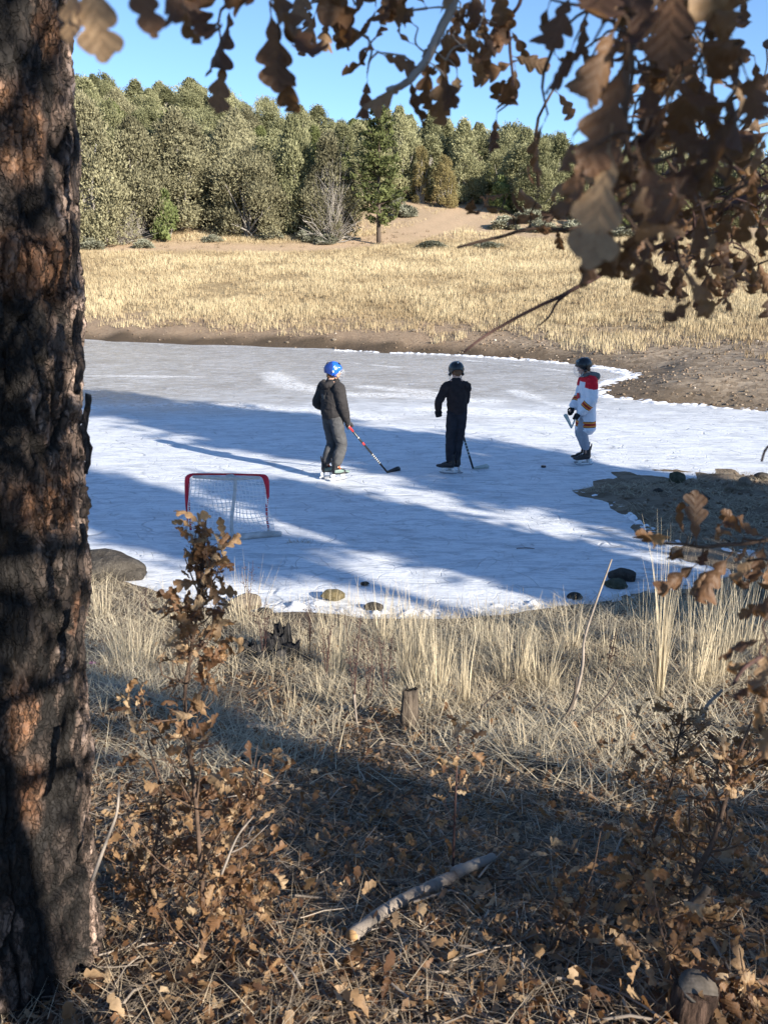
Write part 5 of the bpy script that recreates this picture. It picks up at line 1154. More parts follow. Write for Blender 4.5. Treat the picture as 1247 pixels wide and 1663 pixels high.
p = G(1118, 1662); p[2] -= .05
rt_ = empty('cut_stump', tuple(p), 0, 'small dark cut stump with slanted top at the bottom right', 'stump')
A = Acc(); A.add(*tube([(0, 0, -.05), (0, 0, .06), (.012, .0, .145)], [.055, .048, .045], 46, True, None, .34, 4)); obj('wood', A.mesh('cut_stump', M_RBARK), rt_)
A = Acc(); A.add(*tube([(.012, 0, .143), (.013, -.002, .15)], [.043, .042], 18)); obj('cut_face', A.mesh('cut_face', plain('grey_cut', (.13, .11, .09), .9, .1, .3, 60, bump=.5)), rt_)
stone(938, 1648, 64, M_STONE_DK, 57, 'flat grey stone at the bottom edge left of the cut stump', (1, .8, .3), .1)
for i, (px, py) in enumerate([(500, 1335), (460, 1370), (600, 1420), (1000, 1610), (830, 1600)]): stone(px, py, 26, M_STONE_DK, 90 + i, 'small grey stone half buried in the shaded litter', (1, .8, .4), .1, 'grey stones in the litter')

# pine cones
m = Mat('pine_cone'); p = m.pos(obj=True); M_CONE = m.done(m.mix(m.noise(p, 60, 3), (.09, .06, .045), (.34, .27, .20)), .8, None, .2)
def cone_meshes():
    A = Acc(); ga = 2.39996
    for i in range(80):
        s = i / 79; a = i * ga; rad_ = .5 * math.sin(math.pi * (.12 + .82 * s)) ** .7; z = s * 1.25
        d = np.array([math.cos(a), math.sin(a), 0]); sd = np.array([-d[1], d[0], 0]); up = np.array([0, 0, 1.0])
        o = d * rad_ * .35 + up * z; tip = d * rad_ + up * (z + .16 * (1 - 1.2 * s)); w = .11
        V = np.array([o - sd * w * .5, o + sd * w * .5, tip + sd * w, tip + d * .05 + up * .03, tip - sd * w, tip - up * .07 + d * .02]); A.add(V, [(0, 1, 2, 3), (0, 3, 4, 4), (2, 5, 4, 4), (0, 5, 1, 1), (2, 4, 3, 3)])
    return A.mesh('cone_scales', M_CONE)
CM = cone_meshes(); cv, cf = tube([(0, 0, 0), (0, 0, .6), (0, 0, 1.2)], [.16, .2, .06], 8); A = Acc(); A.add(cv, cf); CORE = A.mesh('cone_core', M_CONE)
for px, py, s, lab in [(222, 1608, .032, 'open pine cone on sunlit needles beside the pine trunk foot'), (465, 1385, .03, 'pine cone in the middle shade left of the fallen log'), (590, 1588, .026, 'pine cone on the litter under the sawn end of the log'), (800, 1625, .028, 'pine cone at the bottom edge right of the tan stick'), (645, 1385, .026, 'pine cone in shade above the fallen log')]:
    p = G(px, py); rt_ = empty('pine_cone', (p[0], p[1], p[2] + s * .5), 0, lab, 'pine cone'); rt_.rotation_euler = (R(80), 0, px)
    obj('scales', CM, rt_, scale=s)['kind'] = 'stuff'; obj('core', CORE, rt_, scale=s)

# dark dry weeds with seed heads
def weed(px, py, hp, label, seed, mat, nst=5, spread=.05, heads=9):
    q = np.random.default_rng(seed); p = G(px, py); t = p[1] * cP - (p[2] - CAM_Z) * sP; h = hp * t / FPX; A = Acc(); B = Acc()
    sv, sf = stone_mesh(1, None, 1)
    for i in range(nst):
        a = q.uniform(0, 6.28); hh = h * q.uniform(.55, 1.05); P = smooth_path([(q.normal(0, .01), q.normal(0, .01), -.02), (math.cos(a) * spread * .4, math.sin(a) * spread * .3, hh * .5), (math.cos(a) * spread, math.sin(a) * spread * .6, hh)], 9)
        A.add(*tube(P, np.linspace(.0026, .0011, 9), 4, False))
        for j in range(heads):
            s = q.uniform(.45, 1); c0 = P[min(8, int(s * 8))]; e = c0 + np.array([q.normal(0, .02), q.normal(0, .02), q.uniform(.005, .03)])
            A.add(*tube([c0, (c0 + e) / 2 + q.normal(0, .004, 3), e], [.0013, .0011, .0009], 3, False)); B.add(sv * q.uniform(.003, .0065) * np.array([1, 1, 1.4]) + e, sf)
    root = empty('seed_weed', tuple(p), 0, label, 'weed', 'dark dry seed weeds on the near bank')
    obj('stems', A.mesh('weed_stems', mat), root); obj('seed_heads', B.mesh('weed_heads', mat), root)['kind'] = 'stuff'
for i, (px, py, hp, lab) in enumerate([(505, 1075, 125, 'dark seed weed right beside the broken black stump'), (530, 1110, 120, 'reddish dark seed weed second from the broken black stump'), (575, 1160, 190, 'tall dark seed weed left of the short post'), (600, 1150, 150, 'bushy dark seed weed just left of the tallest straw'), (625, 1145, 130, 'dark weed touching the tallest straw clump'),
                                     (405, 1010, 110, 'black seed stalk left of the broken black stump'), (985, 1110, 110, 'reddish brown seed weed right of the tall pale stick'), (845, 1095, 80, 'little dark seed weed in the broad straw clump'), (430, 1080, 110, 'small dark weed in front of the black stump'), (235, 1010, 60, 'dark weed between the boulder and the tall sapling')]):
    weed(px, py, hp, lab, 40 + i, M_TWIGR, 5 if hp > 100 else 3, .05)
m = Mat('pink_petals'); M_PINK = m.done((.45, .12, .38), .6)
p = G(150, 1082); A = Acc(); q = np.random.default_rng(3)
for i in range(14): A.add(*tube([(q.uniform(-.03, .03), q.uniform(-.02, .02), .01 + .02 * q.random()), (q.uniform(-.03, .03), q.uniform(-.02, .02), .02 + .02 * q.random())], [.003, .003], 4), tone=.5)
tag(obj('pink_ribbon', A.mesh('pink_ribbon', M_PINK), None, tuple(p)), 'crumpled bit of pink ribbon on the grass beside the pine trunk', 'ribbon')
# ------------------------------------------------------------------ people on the ice
def loft(P, rr, side=(1, 0, 0), n=16, steps=None):
    P = np.asarray(P, float); rr = np.array([(q, q) if np.isscalar(q) else q for q in rr], float)
    steps = steps or (len(P) - 1) * 4 + 1
    path = smooth_path(P, steps); s = np.linspace(0, len(P) - 1, steps); R2 = np.c_[np.interp(s, range(len(P)), rr[:, 0]), np.interp(s, range(len(P)), rr[:, 1])]
    # rounded ends
    d0 = path[0] - path[1]; d0 /= np.linalg.norm(d0); d1 = path[-1] - path[-2]; d1 /= np.linalg.norm(d1)
    path = np.vstack([path[0] + d0 * R2[0].min() * .5, path, path[-1] + d1 * R2[-1].min() * .5]); R2 = np.vstack([R2[0] * .6, R2, R2[-1] * .6])
    return tube(path, R2, n, True, side)
def ball(c, rad, n=14):
    c = np.array(c, float); rad = np.array([rad] * 3 if np.isscalar(rad) else rad, float)
    th = np.linspace(0, math.pi, n); P = []; F = []
    for i, a in enumerate(th):
        for j in range(n): b = 2 * math.pi * j / n; P.append(c + rad * np.array([math.sin(a) * math.cos(b), math.sin(a) * math.sin(b), math.cos(a)]))
    for i in range(n - 1):
        for j in range(n): F.append((i * n + j, (i + 1) * n + j, (i + 1) * n + (j + 1) % n, i * n + (j + 1) % n))
    return np.array(P), np.array(F)
def blob(name, lofts, voxel, mat, parent, smooth=3, folds=0.0, fscale=(9, 9, 22), seed=0, attr=None):
    A = Acc()
    for V, F in lofts: A.add(V, F)
    tmp = bpy.data.objects.new('tmp', A.mesh('tmp', mat)); COL.objects.link(tmp)
    md = tmp.modifiers.new('r', 'REMESH'); md.mode = 'VOXEL'; md.voxel_size = voxel
    if smooth: sm = tmp.modifiers.new('s', 'SMOOTH'); sm.iterations = smooth; sm.factor = .5
    me = bpy.data.meshes.new_from_object(tmp.evaluated_get(bpy.context.evaluated_depsgraph_get()))
    bpy.data.objects.remove(tmp)
    n = len(me.vertices); co = np.empty(n * 3, np.float32); me.vertices.foreach_get('co', co); co = co.reshape(-1, 3).astype(float)
    if folds:
        nr = np.empty(n * 3, np.float32); me.vertices.foreach_get('normal', nr); nr = nr.reshape(-1, 3)
        wv = fbm(co[:, 0] * 5 + seed, co[:, 1] * 5, co[:, 2] * 5, 2, seed)
        f = fbm(co[:, 0] * fscale[0] + wv, co[:, 1] * fscale[1] + wv, co[:, 2] * fscale[2] + wv * 2, 3, seed + 3)
        f = (1 - np.abs(f) * 2.6) * .8 + .3 * fbm(co[:, 0] * 30, co[:, 1] * 30, co[:, 2] * 30, 2, seed + 7)
        co = co + nr * (f * folds)[:, None]; me.vertices.foreach_set('co', co.astype(np.float32).ravel())
    me.materials.clear(); me.materials.append(mat); me.name = name
    me.polygons.foreach_set('use_smooth', np.ones(len(me.polygons), bool))
    if attr:
        for k, fn in attr.items():
            a = me.attributes.new(k, 'FLOAT', 'POINT'); a.data.foreach_set('value', np.asarray(fn(co), np.float32))
    me.update()
    return obj(name, me, parent)
def cloth(name, col, rough=.9, var=.25):
    m = Mat(name); p = m.pos(obj=True); n = m.noise(p, 14, 5, .6); n2 = m.noise(p, 160, 2)
    return m.done(m.mix(m.ramp(n, [(.3, 0), (.7, 1)]), tuple(x * (1 - var) for x in col), tuple(x * (1 + var) for x in col)), rough, m.bump(m.math('ADD', n, m.math('MULTIPLY', n2, .4)), .35, .006), .15)
M_SKIN = plain('skin', (.58, .33, .23), .5, .3, .08, 20); M_STEEL = plain('blade_steel', (.6, .6, .62), .25, .6, .05, 30, .9); M_WHITEP = plain('white_plastic', (.75, .75, .74), .35, .4, .06, 20)
M_BLACKP = plain('black_plastic', (.012, .012, .014), .3, .5, .2, 20); M_BLUEP = plain('blue_helmet', (.018, .12, .62), .28, .5, .06, 12); M_NAVYP = plain('navy_helmet', (.02, .05, .22), .3, .5, .06, 12)
M_CAGE = plain('cage_wire', (.72, .73, .74), .3, .6, .05, 20, .4); M_ORANGE = plain('orange_red', (.75, .13, .03), .6, .3, .1, 30); M_GREENGR = plain('grey_green_panel', (.16, .22, .19), .5, .3, .15, 30)
M_HAIRB = plain('brown_hair', (.16, .075, .035), .6, .3, .3, 80); M_REDP = plain('red_grip', (.62, .03, .03), .5, .4, .1, 30); M_EYE = plain('eye_white', (.7, .7, .68), .3, .5, .02, 5)
M_BROWNBOOT = plain('brown_black_boot', (.05, .036, .03), .45, .35, .4, 18); M_GREYP = plain('grey_white_composite', (.42, .47, .44), .4, .4, .1, 12)
m = Mat('clear_visor'); m.b.inputs['Transmission Weight'].default_value = .85; M_VISOR = m.done((.9, .9, .88), .08, None, .5)
def rotz(a): c, s = math.cos(a), math.sin(a); return np.array([[c, -s, 0], [s, c, 0], [0, 0, 1.]])
def rotx(a): c, s = math.cos(a), math.sin(a); return np.array([[1, 0, 0], [0, c, -s], [0, s, c.real]])
def helmet(parent, hc, Mh, mat, mat2, vent, trims):
    """Mh: 3x3 head orientation; head local: X right, Y forward, Z up"""
    n, k = 44, 18; inv = lambda V: (np.asarray(V) @ Mh.T) + hc
    az = np.arange(n) * 2 * math.pi / n                        # 0 = right, 90 = front
    low = np.interp(np.degrees(np.abs((az - math.pi / 2 + math.pi) % (2 * math.pi) - math.pi)), [0, 38, 52, 80, 100, 125, 180], [80, 82, 98, 126, 126, 112, 112])
    def surf(off):
        V = []
        for i in range(k):
            s = i / (k - 1); a = np.radians(low) * s
            rx, ry, rz = .106 + off, .128 + off, .118 + off
            ridge = .005 * (np.cos(az * 2) * np.sin(a * 1.6) > .35) + .004 * (np.abs(np.sin(az)) < .22) * np.sin(a)
            V.append(np.c_[(rx + ridge) * np.sin(a) * np.cos(az), (ry + ridge) * np.sin(a) * np.sin(az) - .008, (rz + ridge * .5) * np.cos(a) + .02])
        return V
    A = Acc(); O = np.concatenate(surf(0)); I = np.concatenate(surf(-.014)); V = np.concatenate([O, I]); off = n * k; F = []
    for i in range(k - 1):
        for j in range(n):
            j2 = (j + 1) % n; F.append((i * n + j, i * n + j2, (i + 1) * n + j2, (i + 1) * n + j)[::-1]); F.append((off + i * n + j, off + i * n + j2, off + (i + 1) * n + j2, off + (i + 1) * n + j))
    for j in range(n): j2 = (j + 1) % n; F.append(((k - 1) * n + j, (k - 1) * n + j2, off + (k - 1) * n + j2, off + (k - 1) * n + j))
    F = np.array(F); back = (O[F[:, 0] % off][:, 1] < -.035)
    A = Acc(); A.V = [inv(V)]; A.F = [F]; A.T = [np.full(len(V), .5)]; A.M = [np.where(back, 1, 0)]; A.n = len(V)
    root = obj('helmet', A.mesh('helmet', [mat, mat2], True), parent)
    def on(azd, pol, r=1.0):
        a, b = R(pol), R(azd); return np.array([(.108 * r) * math.sin(a) * math.cos(b), (.130 * r) * math.sin(a) * math.sin(b) - .008, .120 * r * math.cos(a) + .02])
    for azd in (55, 75, 105, 125, 250, 290):
        A = Acc(); A.add(*tube(inv([on(azd, 34), on(azd, 42), on(azd, 50)]), [(.006, .003), (.008, .003), (.005, .003)], 8)); obj('vent', A.mesh('vent', vent), root)
    # ear guards, cage, chin cup, strap
    for sx in (-1, 1):
        A = Acc(); A.add(*ball(inv([(sx * .094, .012, -.045)])[0], .024, 10)); obj('ear_guard', A.mesh('ear_guard', mat2, True), root)
        A = Acc(); A.add(*tube(inv([(sx * .09, .03, -.05), (sx * .075, .07, -.10), (0, .09, -.128)]), [(.007, .002)] * 3, 6)); obj('chin_strap', A.mesh('chin_strap', vent), root)
    cage = Acc()
    for zz in (-.005, -.045, -.085, -.122):
        q = 1 - max(0, -zz - .07) * 5; cage.add(*tube(inv([(.118 * q * math.sin(a), .148 * q * math.cos(a) ** .8 + .004, zz) for a in np.radians(np.linspace(-72, 72, 15))]), .0014, 5))
    for ax_ in np.linspace(-50, 50, 6):
        a = R(ax_); cage.add(*tube(inv([(.118 * q * math.sin(a), .148 * q * math.cos(a) ** .8 + .004, zz) for zz, q in ((.04, .9), (0, 1), (-.07, 1), (-.10, .85), (-.13, .72))]), .0013, 5))
    obj('cage', cage.mesh('cage', M_CAGE), root)
    for lab, mt, pts, rr in trims:
        A = Acc(); A.add(*tube(inv([on(a, b, 1.045 if r_ is None else r_) for a, b, r_ in pts]), rr, 8)); obj(lab, A.mesh(lab, mt, True), root)
    return root
def head_lofts(hc, Mh, chest):
    inv = lambda V: (np.asarray(V) @ Mh.T) + hc
    L = []
    v, f = ball((0, 0, 0), (.072, .088, .098), 20); L.append((inv(v), f)); v, f = ball((0, .035, -.055), (.05, .05, .052), 14); L.append((inv(v), f))
    v, f = ball((0, .088, -.022), (.012, .02, .018), 8); L.append((inv(v), f)); v, f = ball((0, .075, .018), (.045, .018, .012), 8); L.append((inv(v), f))
    v, f = ball((0, .079, -.06), (.022, .012, .010), 8); L.append((inv(v), f))
    for s in (-1, 1): v, f = ball((s * .074, -.005, -.012), (.010, .020, .030), 8); L.append((inv(v), f))
    L.append(loft([inv([(0, -.015, -.04)])[0], (inv([(0, -.02, -.1)])[0] + chest) / 2, chest], [.052, .050, .065]))
    return L
def glove(parent, c, wrist, g, elbow, mat, mat2, name='glove', cuff=.05, side_=1):
    g = g / np.linalg.norm(g); w = wrist - c; e1 = w - (w @ g) * g; e1 /= np.linalg.norm(e1); e2 = np.cross(g, e1) * side_
    L = [loft([wrist + (c - wrist) * .05, c + e1 * .040 + e2 * .006], [(.034, .026), (.044, .024)], g)]
    L.append(loft([c + e1 * .040 - g * .038, c + e1 * .040 + g * .038], [.022, .022], e1))
    for i in range(4):
        o = c + g * (-.036 + .024 * i); r_ = .033 - .001 * i; ln = [195, 225, 215, 180][i]
        L.append(loft([o + e1 * r_ * math.cos(R(a)) + e2 * r_ * math.sin(R(a)) for a in (0, ln * .33, ln * .66, ln)], [.0125, .0125, .0115, .010], g, 8, 12))
    L.append(loft([c + e1 * .04 - e2 * .012 + g * .03, c + e1 * .012 - e2 * .036 + g * .036, c - e1 * .02 - e2 * .03 + g * .02], [.014, .0125, .011], g, 8, 9))
    o = blob(name, L, .0055, mat, parent, 2, .0012, (40, 40, 40), 5)
    d = elbow - wrist; d /= np.linalg.norm(d)
    A = Acc(); V, F = loft([wrist - d * .02, wrist + d * .03, wrist + d * (.03 + cuff)], [(.042, .036), (.050, .044), (.056, .05)], g, 16); A.add(V, F); obj('cuff', A.mesh('glove_cuff', mat2, True), o)
    return o
def skate(parent, ankle, yaw, boot, accent, tongue, holder, label=None):
    Ms = rotz(yaw); o3 = np.array([ankle[0], ankle[1], 0]); tr = lambda V: np.asarray(V, float) @ Ms.T + o3
    T_ = lambda L: (tr(L[0]), L[1])
    b = blob('skate', [T_(loft([(0, -.05, .125), (0, .03, .122), (0, .11, .112), (0, .165, .108)], [(.036, .034), (.038, .036), (.042, .028), (.034, .02)], (1, 0, 0))), T_(loft([(0, -.035, .13), (0, -.03, .20), (0, -.025, .275)], [(.04, .047), (.038, .045), (.045, .052)], (1, 0, 0))),
                       T_(loft([(0, .02, .14), (0, .05, .15), (0, .11, .125)], [(.032, .03)] * 3, (1, 0, 0)))], .008, boot, parent, 3, .0015, (20, 20, 20), 2)
    def part(name, shapes, mat):
        A = Acc(); [A.add(*T_(s)) for s in shapes]; return obj(name, A.mesh(name, mat, True), b)
    part('tongue', [loft([(0, .045, .16), (0, .03, .22), (0, .045, .30)], [(.026, .012), (.03, .012), (.03, .010)])], tongue)
    part('tendon_guard', [loft([(0, -.07, .24), (0, -.082, .30), (0, -.085, .33)], [(.024, .008), (.02, .007), (.014, .005)])], boot)
    part('toe_cap', [loft([(0, .125, .115), (0, .19, .112)], [(.038, .028), (.028, .018)])], accent)
    for s in (-1, 1): part('side_panel', [loft([(s * .040, -.05, .14), (s * .044, .03, .14), (s * .040, .09, .135)], [(.006, .02), (.006, .026), (.004, .014)])], accent)
    for q in range(4):
        part('lace', [tube([(-.022, .05 + .02 * q, .185 - .014 * q), (.022, .058 + .02 * q, .18 - .014 * q)], .0035, 5)], M_WHITEP)
    h = []
    for y0, y1, y2, y3 in ((-.10, -.035, -.085, -.05), (.055, .125, .07, .115)):
        bxv = np.array([(s * .018, y, z_) for z_, (ya, yb) in ((.094, (y0, y1)), (.028, (y2, y3))) for y in (ya, yb) for s in (-1, 1)]); bxv[4:, 0] *= .5
        h.append((bxv, np.array([(0, 1, 3, 2), (4, 6, 7, 5), (0, 4, 5, 1), (2, 3, 7, 6), (0, 2, 6, 4), (1, 5, 7, 3)])))
    h.append(tube([(0, -.115, .032), (0, -.06, .028), (0, .08, .028), (0, .15, .036)], [(.006, .006), (.007, .012), (.007, .012), (.006, .006)], 8, True, (1, 0, 0)))
    hd = part('blade_holder', h, holder)
    A = Acc(); V = []; pr = [(-.118, .018), (-.10, .002), (-.05, 0.0), (.06, 0.0), (.13, .002), (.155, .020)]
    for y_, z_ in pr: V += [(-.002, y_, z_), (.002, y_, z_), (-.002, y_, .026), (.002, y_, .026)]
    F = []
    for i in range(5): a = i * 4; F += [(a, a + 4, a + 5, a + 1), (a, a + 2, a + 6, a + 4), (a + 1, a + 5, a + 7, a + 3)]
    F += [(0, 1, 3, 2), (20, 22, 23, 21)]; V = tr(V); A.add(V, F); obj('blade', A.mesh('blade', M_STEEL), b)
    return b
def person(spec):
    x, y, _ = spec['at']; root = empty('person', (x, y, .001), spec['rz'], spec['label'], 'person', 'young skaters standing on the ice')
    J = {k: np.array(v, float) for k, v in spec['J'].items()}
    Mh = rotz(spec['head'][0]) @ rotx(spec['head'][1]); hc = J['head']; nk = J['neck']
    body = head_lofts(hc, Mh, nk)
    pel = (J['hipR'] + J['hipL']) / 2
    body.append(loft([nk, (nk + pel) / 2, pel], [(.10, .07), (.10, .07), (.09, .07)]))
    for s in 'RL':
        body.append(loft([J['sh' + s], J['el' + s], J['wr' + s], J['ha' + s]], [.040, .034, .024, .022])); body.append(loft([J['hip' + s], J['kn' + s], J['an' + s]], [.055, .042, .030]))
        body.append(loft([J['sh' + s], nk], [.04, .05])); body.append(loft([J['hip' + s], pel], [.05, .06]))
    blob('body', body, .009, M_SKIN, root, 3)
    inv = lambda V: (np.asarray(V) @ Mh.T) + hc
    for s in (-1, 1): A = Acc(); A.add(*ball(inv([(s * .03, .078, .002)])[0], .010, 8)); obj('eye', A.mesh('eye', M_EYE, True), root); A = Acc(); A.add(*ball(inv([(s * .03, .0865, .002)])[0], .0045, 6)); obj('iris', A.mesh('iris', M_BLACKP, True), root)
    A = Acc(); A.add(*tube(inv([(-.02, .082, -.06), (0, .088, -.061), (.02, .082, -.06)]), [(.003, .0025)] * 3, 6)); obj('mouth', A.mesh('mouth', plain('lips', (.4, .14, .12)), True), root)
    blob('hair', [(inv(ball((0, -.025, -.005), (.078, .076, .085), 14)[0]), ball((0, 0, 0), 1, 14)[1]), (inv(ball((0, -.06, -.06), (.055, .035, .04), 10)[0]), ball((0, 0, 0), 1, 10)[1])], .008, spec['hair'], root, 1, .002, (50, 50, 10))
    helmet(root, hc, Mh, *spec['helmet'])
    # trousers
    pr = spec['pr']; L = [loft([pel + np.array([0, 0, .10]), pel], [(.130, .09), (.138, .108)])]
    for s in 'RL':
        an = J['an' + s] + np.array([0, 0, spec['cuffz']]); kn = J['kn' + s]
        L.append(loft([J['hip' + s] + np.array([0, 0, .04]), (J['hip' + s] * .5 + kn * .5), kn, kn * .45 + an * .55, an], [(.088, .10), (.084, .09), (pr[0], pr[0] * 1.05), (pr[1], pr[1] * 1.08), (pr[2], pr[2])]))
    blob('trousers', L, .0095, spec['pants'], root, 3, .008, (10, 10, 9), 11 + spec['seed'])
    # top
    tb = spec['top']; ch = nk + np.array([0, 0, -.03]); hem = np.array(tb['hem'], float)
    midc = (ch + hem) / 2 + np.array(tb.get('mid', (0, 0, 0)))
    L = [loft([nk + (0, 0, .0), ch - (0, 0, .05), midc * .5 + ch * .5, midc, hem * .7 + midc * .3, hem], [(.085, .075), (.150, .095), tb['r'][0], tb['r'][1], tb['r'][2], tb['r'][3]])]
    sl = tb['sl']
    for s in 'RL':
        L.append(loft([ch * .5 + J['sh' + s] * .5 + (0, 0, -.02), J['sh' + s], (J['sh' + s] + J['el' + s]) / 2, J['el' + s], (J['el' + s] + J['wr' + s]) / 2, J['wr' + s]], [.07, sl[0], sl[1], sl[2], sl[3], sl[4]]))
    for q in tb.get('extra', []): L.append(q)
    top = blob(tb['name'], L, .0085, tb['mat'], root, 3, tb.get('fold', .009), (9, 9, 13), 31 + spec['seed'], tb.get('attr'))
    for q in spec.get('bits', []): q(root, top, J)
    for s, gm in zip('RL', spec['gloves']):
        glove(root, J['ha' + s], J['wr' + s], np.array(spec['grip' + s], float), J['el' + s], *gm, side_=1 if s == 'R' else -1)
    for s in 'RL': skate(root, J['an' + s], spec['yaw' + s], *spec['skate'])
    return root
def w2l(root_at, rz, P): return rotz(-rz) @ (np.array(P, float) - np.array([root_at[0], root_at[1], 0]))
def l2w(root_at, rz, P): return rotz(rz) @ np.array(P, float) + np.array([root_at[0], root_at[1], 0])
def hockey_stick(butt, heel, tip, label, shaft_m, blade_m, grip_m, marks=None, tape=True):
    butt, heel, tip = map(lambda v: np.array(v, float), (butt, heel, tip)); d = butt - heel; Ls = np.linalg.norm(d); d /= Ls
    root = empty('hockey_stick', tuple(heel), 0, label, 'hockey stick', None)
    sd = np.cross(d, [0, 0, 1.0]); sd /= np.linalg.norm(sd) + 1e-9
    A = Acc(); A.add(*tube([(0, 0, 0), d * Ls * .5, d * Ls], [(.010, .015), (.010, .0155), (.010, .0155)], 8, True, sd)); sh = obj('shaft', A.mesh('shaft', shaft_m), root)
    A = Acc(); A.add(*tube([d * (Ls - .16), d * (Ls - .02)], [(.0125, .0175)] * 2, 8, True, sd)); obj('grip', A.mesh('grip', grip_m), sh)
    b = tip - heel; Lb = np.linalg.norm(b); bd = b / Lb; up = d - (d @ bd) * bd; up /= np.linalg.norm(up); th_ = np.cross(bd, up)
    V = []; N = 10
    for i in range(N + 1):
        s = i / N; c = bd * Lb * s + th_ * .018 * s * s; h = .060 * (.55 + .75 * s) * (1 if s < .8 else math.sqrt(max(.05, 1 - ((s - .8) / .2) ** 2 * .75))); lo = -.012
        for a, b_ in ((-1, 0), (1, 0), (1, 1), (-1, 1)): V.append(c + th_ * a * .004 + up * (lo + h * b_))
    F = [(i * 4 + j, i * 4 + (j + 1) % 4, (i + 1) * 4 + (j + 1) % 4, (i + 1) * 4 + j) for i in range(N) for j in range(4)] + [(3, 2, 1, 0), (N * 4, N * 4 + 1, N * 4 + 2, N * 4 + 3)]
    A = Acc(); A.add(np.array(V), np.array(F)); obj('blade', A.mesh('stick_blade', blade_m), root)
    for i, (s, l, mt) in enumerate(marks or []):
        A = Acc(); A.add(*tube([d * Ls * s, d * (Ls * s + l)], [(.0108, .0163)] * 2, 8, True, sd)); obj('print', A.mesh('stick_print', mt), sh)
    return root
M_HOOD = cloth('charcoal_sweatshirt', (.034, .031, .031)); M_PANT1 = cloth('charcoal_sweatpants', (.072, .071, .072)); M_SWEAT = cloth('black_sweater', (.030, .023, .024)); M_PANT2 = cloth('navy_trousers', (.024, .025, .032)); M_PANT3 = cloth('grey_trousers', (.34, .35, .39), .9, .1)
M_GLOVE1 = cloth('dark_grey_glove', (.045, .045, .048), .8); M_GLOVE2 = cloth('black_glove', (.012, .012, .014), .6)
m = Mat('grey_hood'); M_GHOOD = cloth('grey_hood', (.13, .14, .14))
# jersey: white with red yoke and orange / black / dark red bands
m = Mat('hockey_jersey'); z_ = m.attr('zz'); s_ = m.attr('arm')
W_, Rd, Or, Bk, Dr = (.74, .75, .80), (.62, .015, .03), (.72, .27, .05), (.02, .012, .01), (.36, .025, .02)
def bands(v, a, w):                          # a: start, w: width of one band
    return m.ramp(v, [(0, W_), (a, Bk), (a + .25 * w, Or), (a + w, Dr), (a + 2.1 * w, Or), (a + 2.85 * w, Bk), (a + 3.1 * w, W_)], 'CONSTANT')
hemc = bands(z_, .085, .030); armc = bands(s_, .635, .055)
c = m.mix(m.math('GREATER_THAN', s_, .01), hemc, armc); c = m.mix(m.attr('yoke'), c, Rd)
p = m.pos(obj=True); nn = m.noise(p, 16, 4); M_JERSEY = m.done(c, .75, m.bump(nn, .3, .006), .2)

A1 = onz(541, 779); rz1 = R(-48)
s1 = dict(at=A1, rz=rz1, seed=1, label='skater in blue helmet and charcoal sweatsuit, standing sunlit with a stick reaching right',
    J=dict(head=(.0, .035, 1.515), neck=(0, .0, 1.385), hipR=(.08, 0, .86), hipL=(-.08, 0, .86), shR=(.160, -.01, 1.30), shL=(-.160, -.01, 1.30), elR=(.215, .02, 1.05), wrR=(.185, .115, .84), haR=(.175, .150, .765),
           elL=(-.255, -.055, 1.06), wrL=(-.17, .10, .97), haL=(-.10, .15, .94), knR=(.09, .085, .50), knL=(-.10, .075, .50), anR=(.085, .0, .19), anL=(-.125, -.02, .19)),
    head=(R(-34), R(-4)), hair=M_HAIRB, helmet=(M_BLUEP, M_NAVYP, M_BLACKP, [('ear_dot', M_WHITEP, [(-4, 96, 1.0), (-4, 96, 1.06)], .015), ('emblem', M_WHITEP, [(8, 58, None), (-2, 66, None), (6, 76, None), (16, 70, None), (14, 60, None)], [(.004, .003)] * 5), ('emblem', M_WHITEP, [(28, 68, None), (44, 70, None)], [(.004, .003)] * 2), ('emblem', M_WHITEP, [(270, 70, None), (262, 84, None)], [(.005, .003)] * 2)]),
    pr=(.075, .078, .062), cuffz=.05, pants=M_PANT1, top=dict(name='sweatshirt', hem=(0, .0, .90), r=[(.178, .122), (.166, .120), (.176, .132), (.158, .122)], sl=(.085, .078, .070, .060, .046), mat=M_HOOD, mid=(0, -.015, 0),
        extra=[loft([(-.09, -.06, 1.375), (-.05, -.12, 1.34), (.05, -.12, 1.34), (.09, -.06, 1.375)], [(.035, .03), (.045, .04), (.045, .04), (.035, .03)], (0, 0, 1)), loft([(-.085, .0, 1.40), (-.06, .07, 1.38), (.06, .07, 1.38), (.085, .0, 1.40)], [.025] * 4, (0, 0, 1))]),
    gloves=[(M_GLOVE1, M_GLOVE1), (M_GLOVE1, M_GLOVE1)], yawR=R(-12), yawL=R(-4), skate=(M_BLACKP, M_GREENGR, M_ORANGE, M_WHITEP))
h1 = onz(629, 767, .015); t1 = onz(642, 764, .015) + (.06, .05, 0); hand1 = l2w(A1, rz1, s1['J']['haR']); d1 = hand1 - h1; d1 /= np.linalg.norm(d1)
s1['gripR'] = rotz(-rz1) @ d1; s1['gripL'] = (1, .2, .3)
def s1bits(root, top, J):
    A = Acc(); A.add(*ball(J['wrR'] + (0, 0, 0), .001, 6))
    for i, (x_, z0, z1) in enumerate([(-.05, 1.16, 1.22), (-.025, 1.14, 1.22), (.005, 1.15, 1.22)]):
        A = Acc(); A.add(*tube([(x_, -.139 , z0), (x_, -.139, (z0 + z1) / 2), (x_, -.133, z1)], [(.006, .003)] * 3, 6, True, (1, 0, 0))); obj('print', A.mesh('faded_print', cloth('faded_print', (.14, .14, .14))), top)
s1['bits'] = [s1bits]
person(s1)
mk = [(.58, .05, M_REDP)] + [(.20 + .035 * i, .010, M_WHITEP) for i in range(6)] + [(.72, .012, M_WHITEP)]
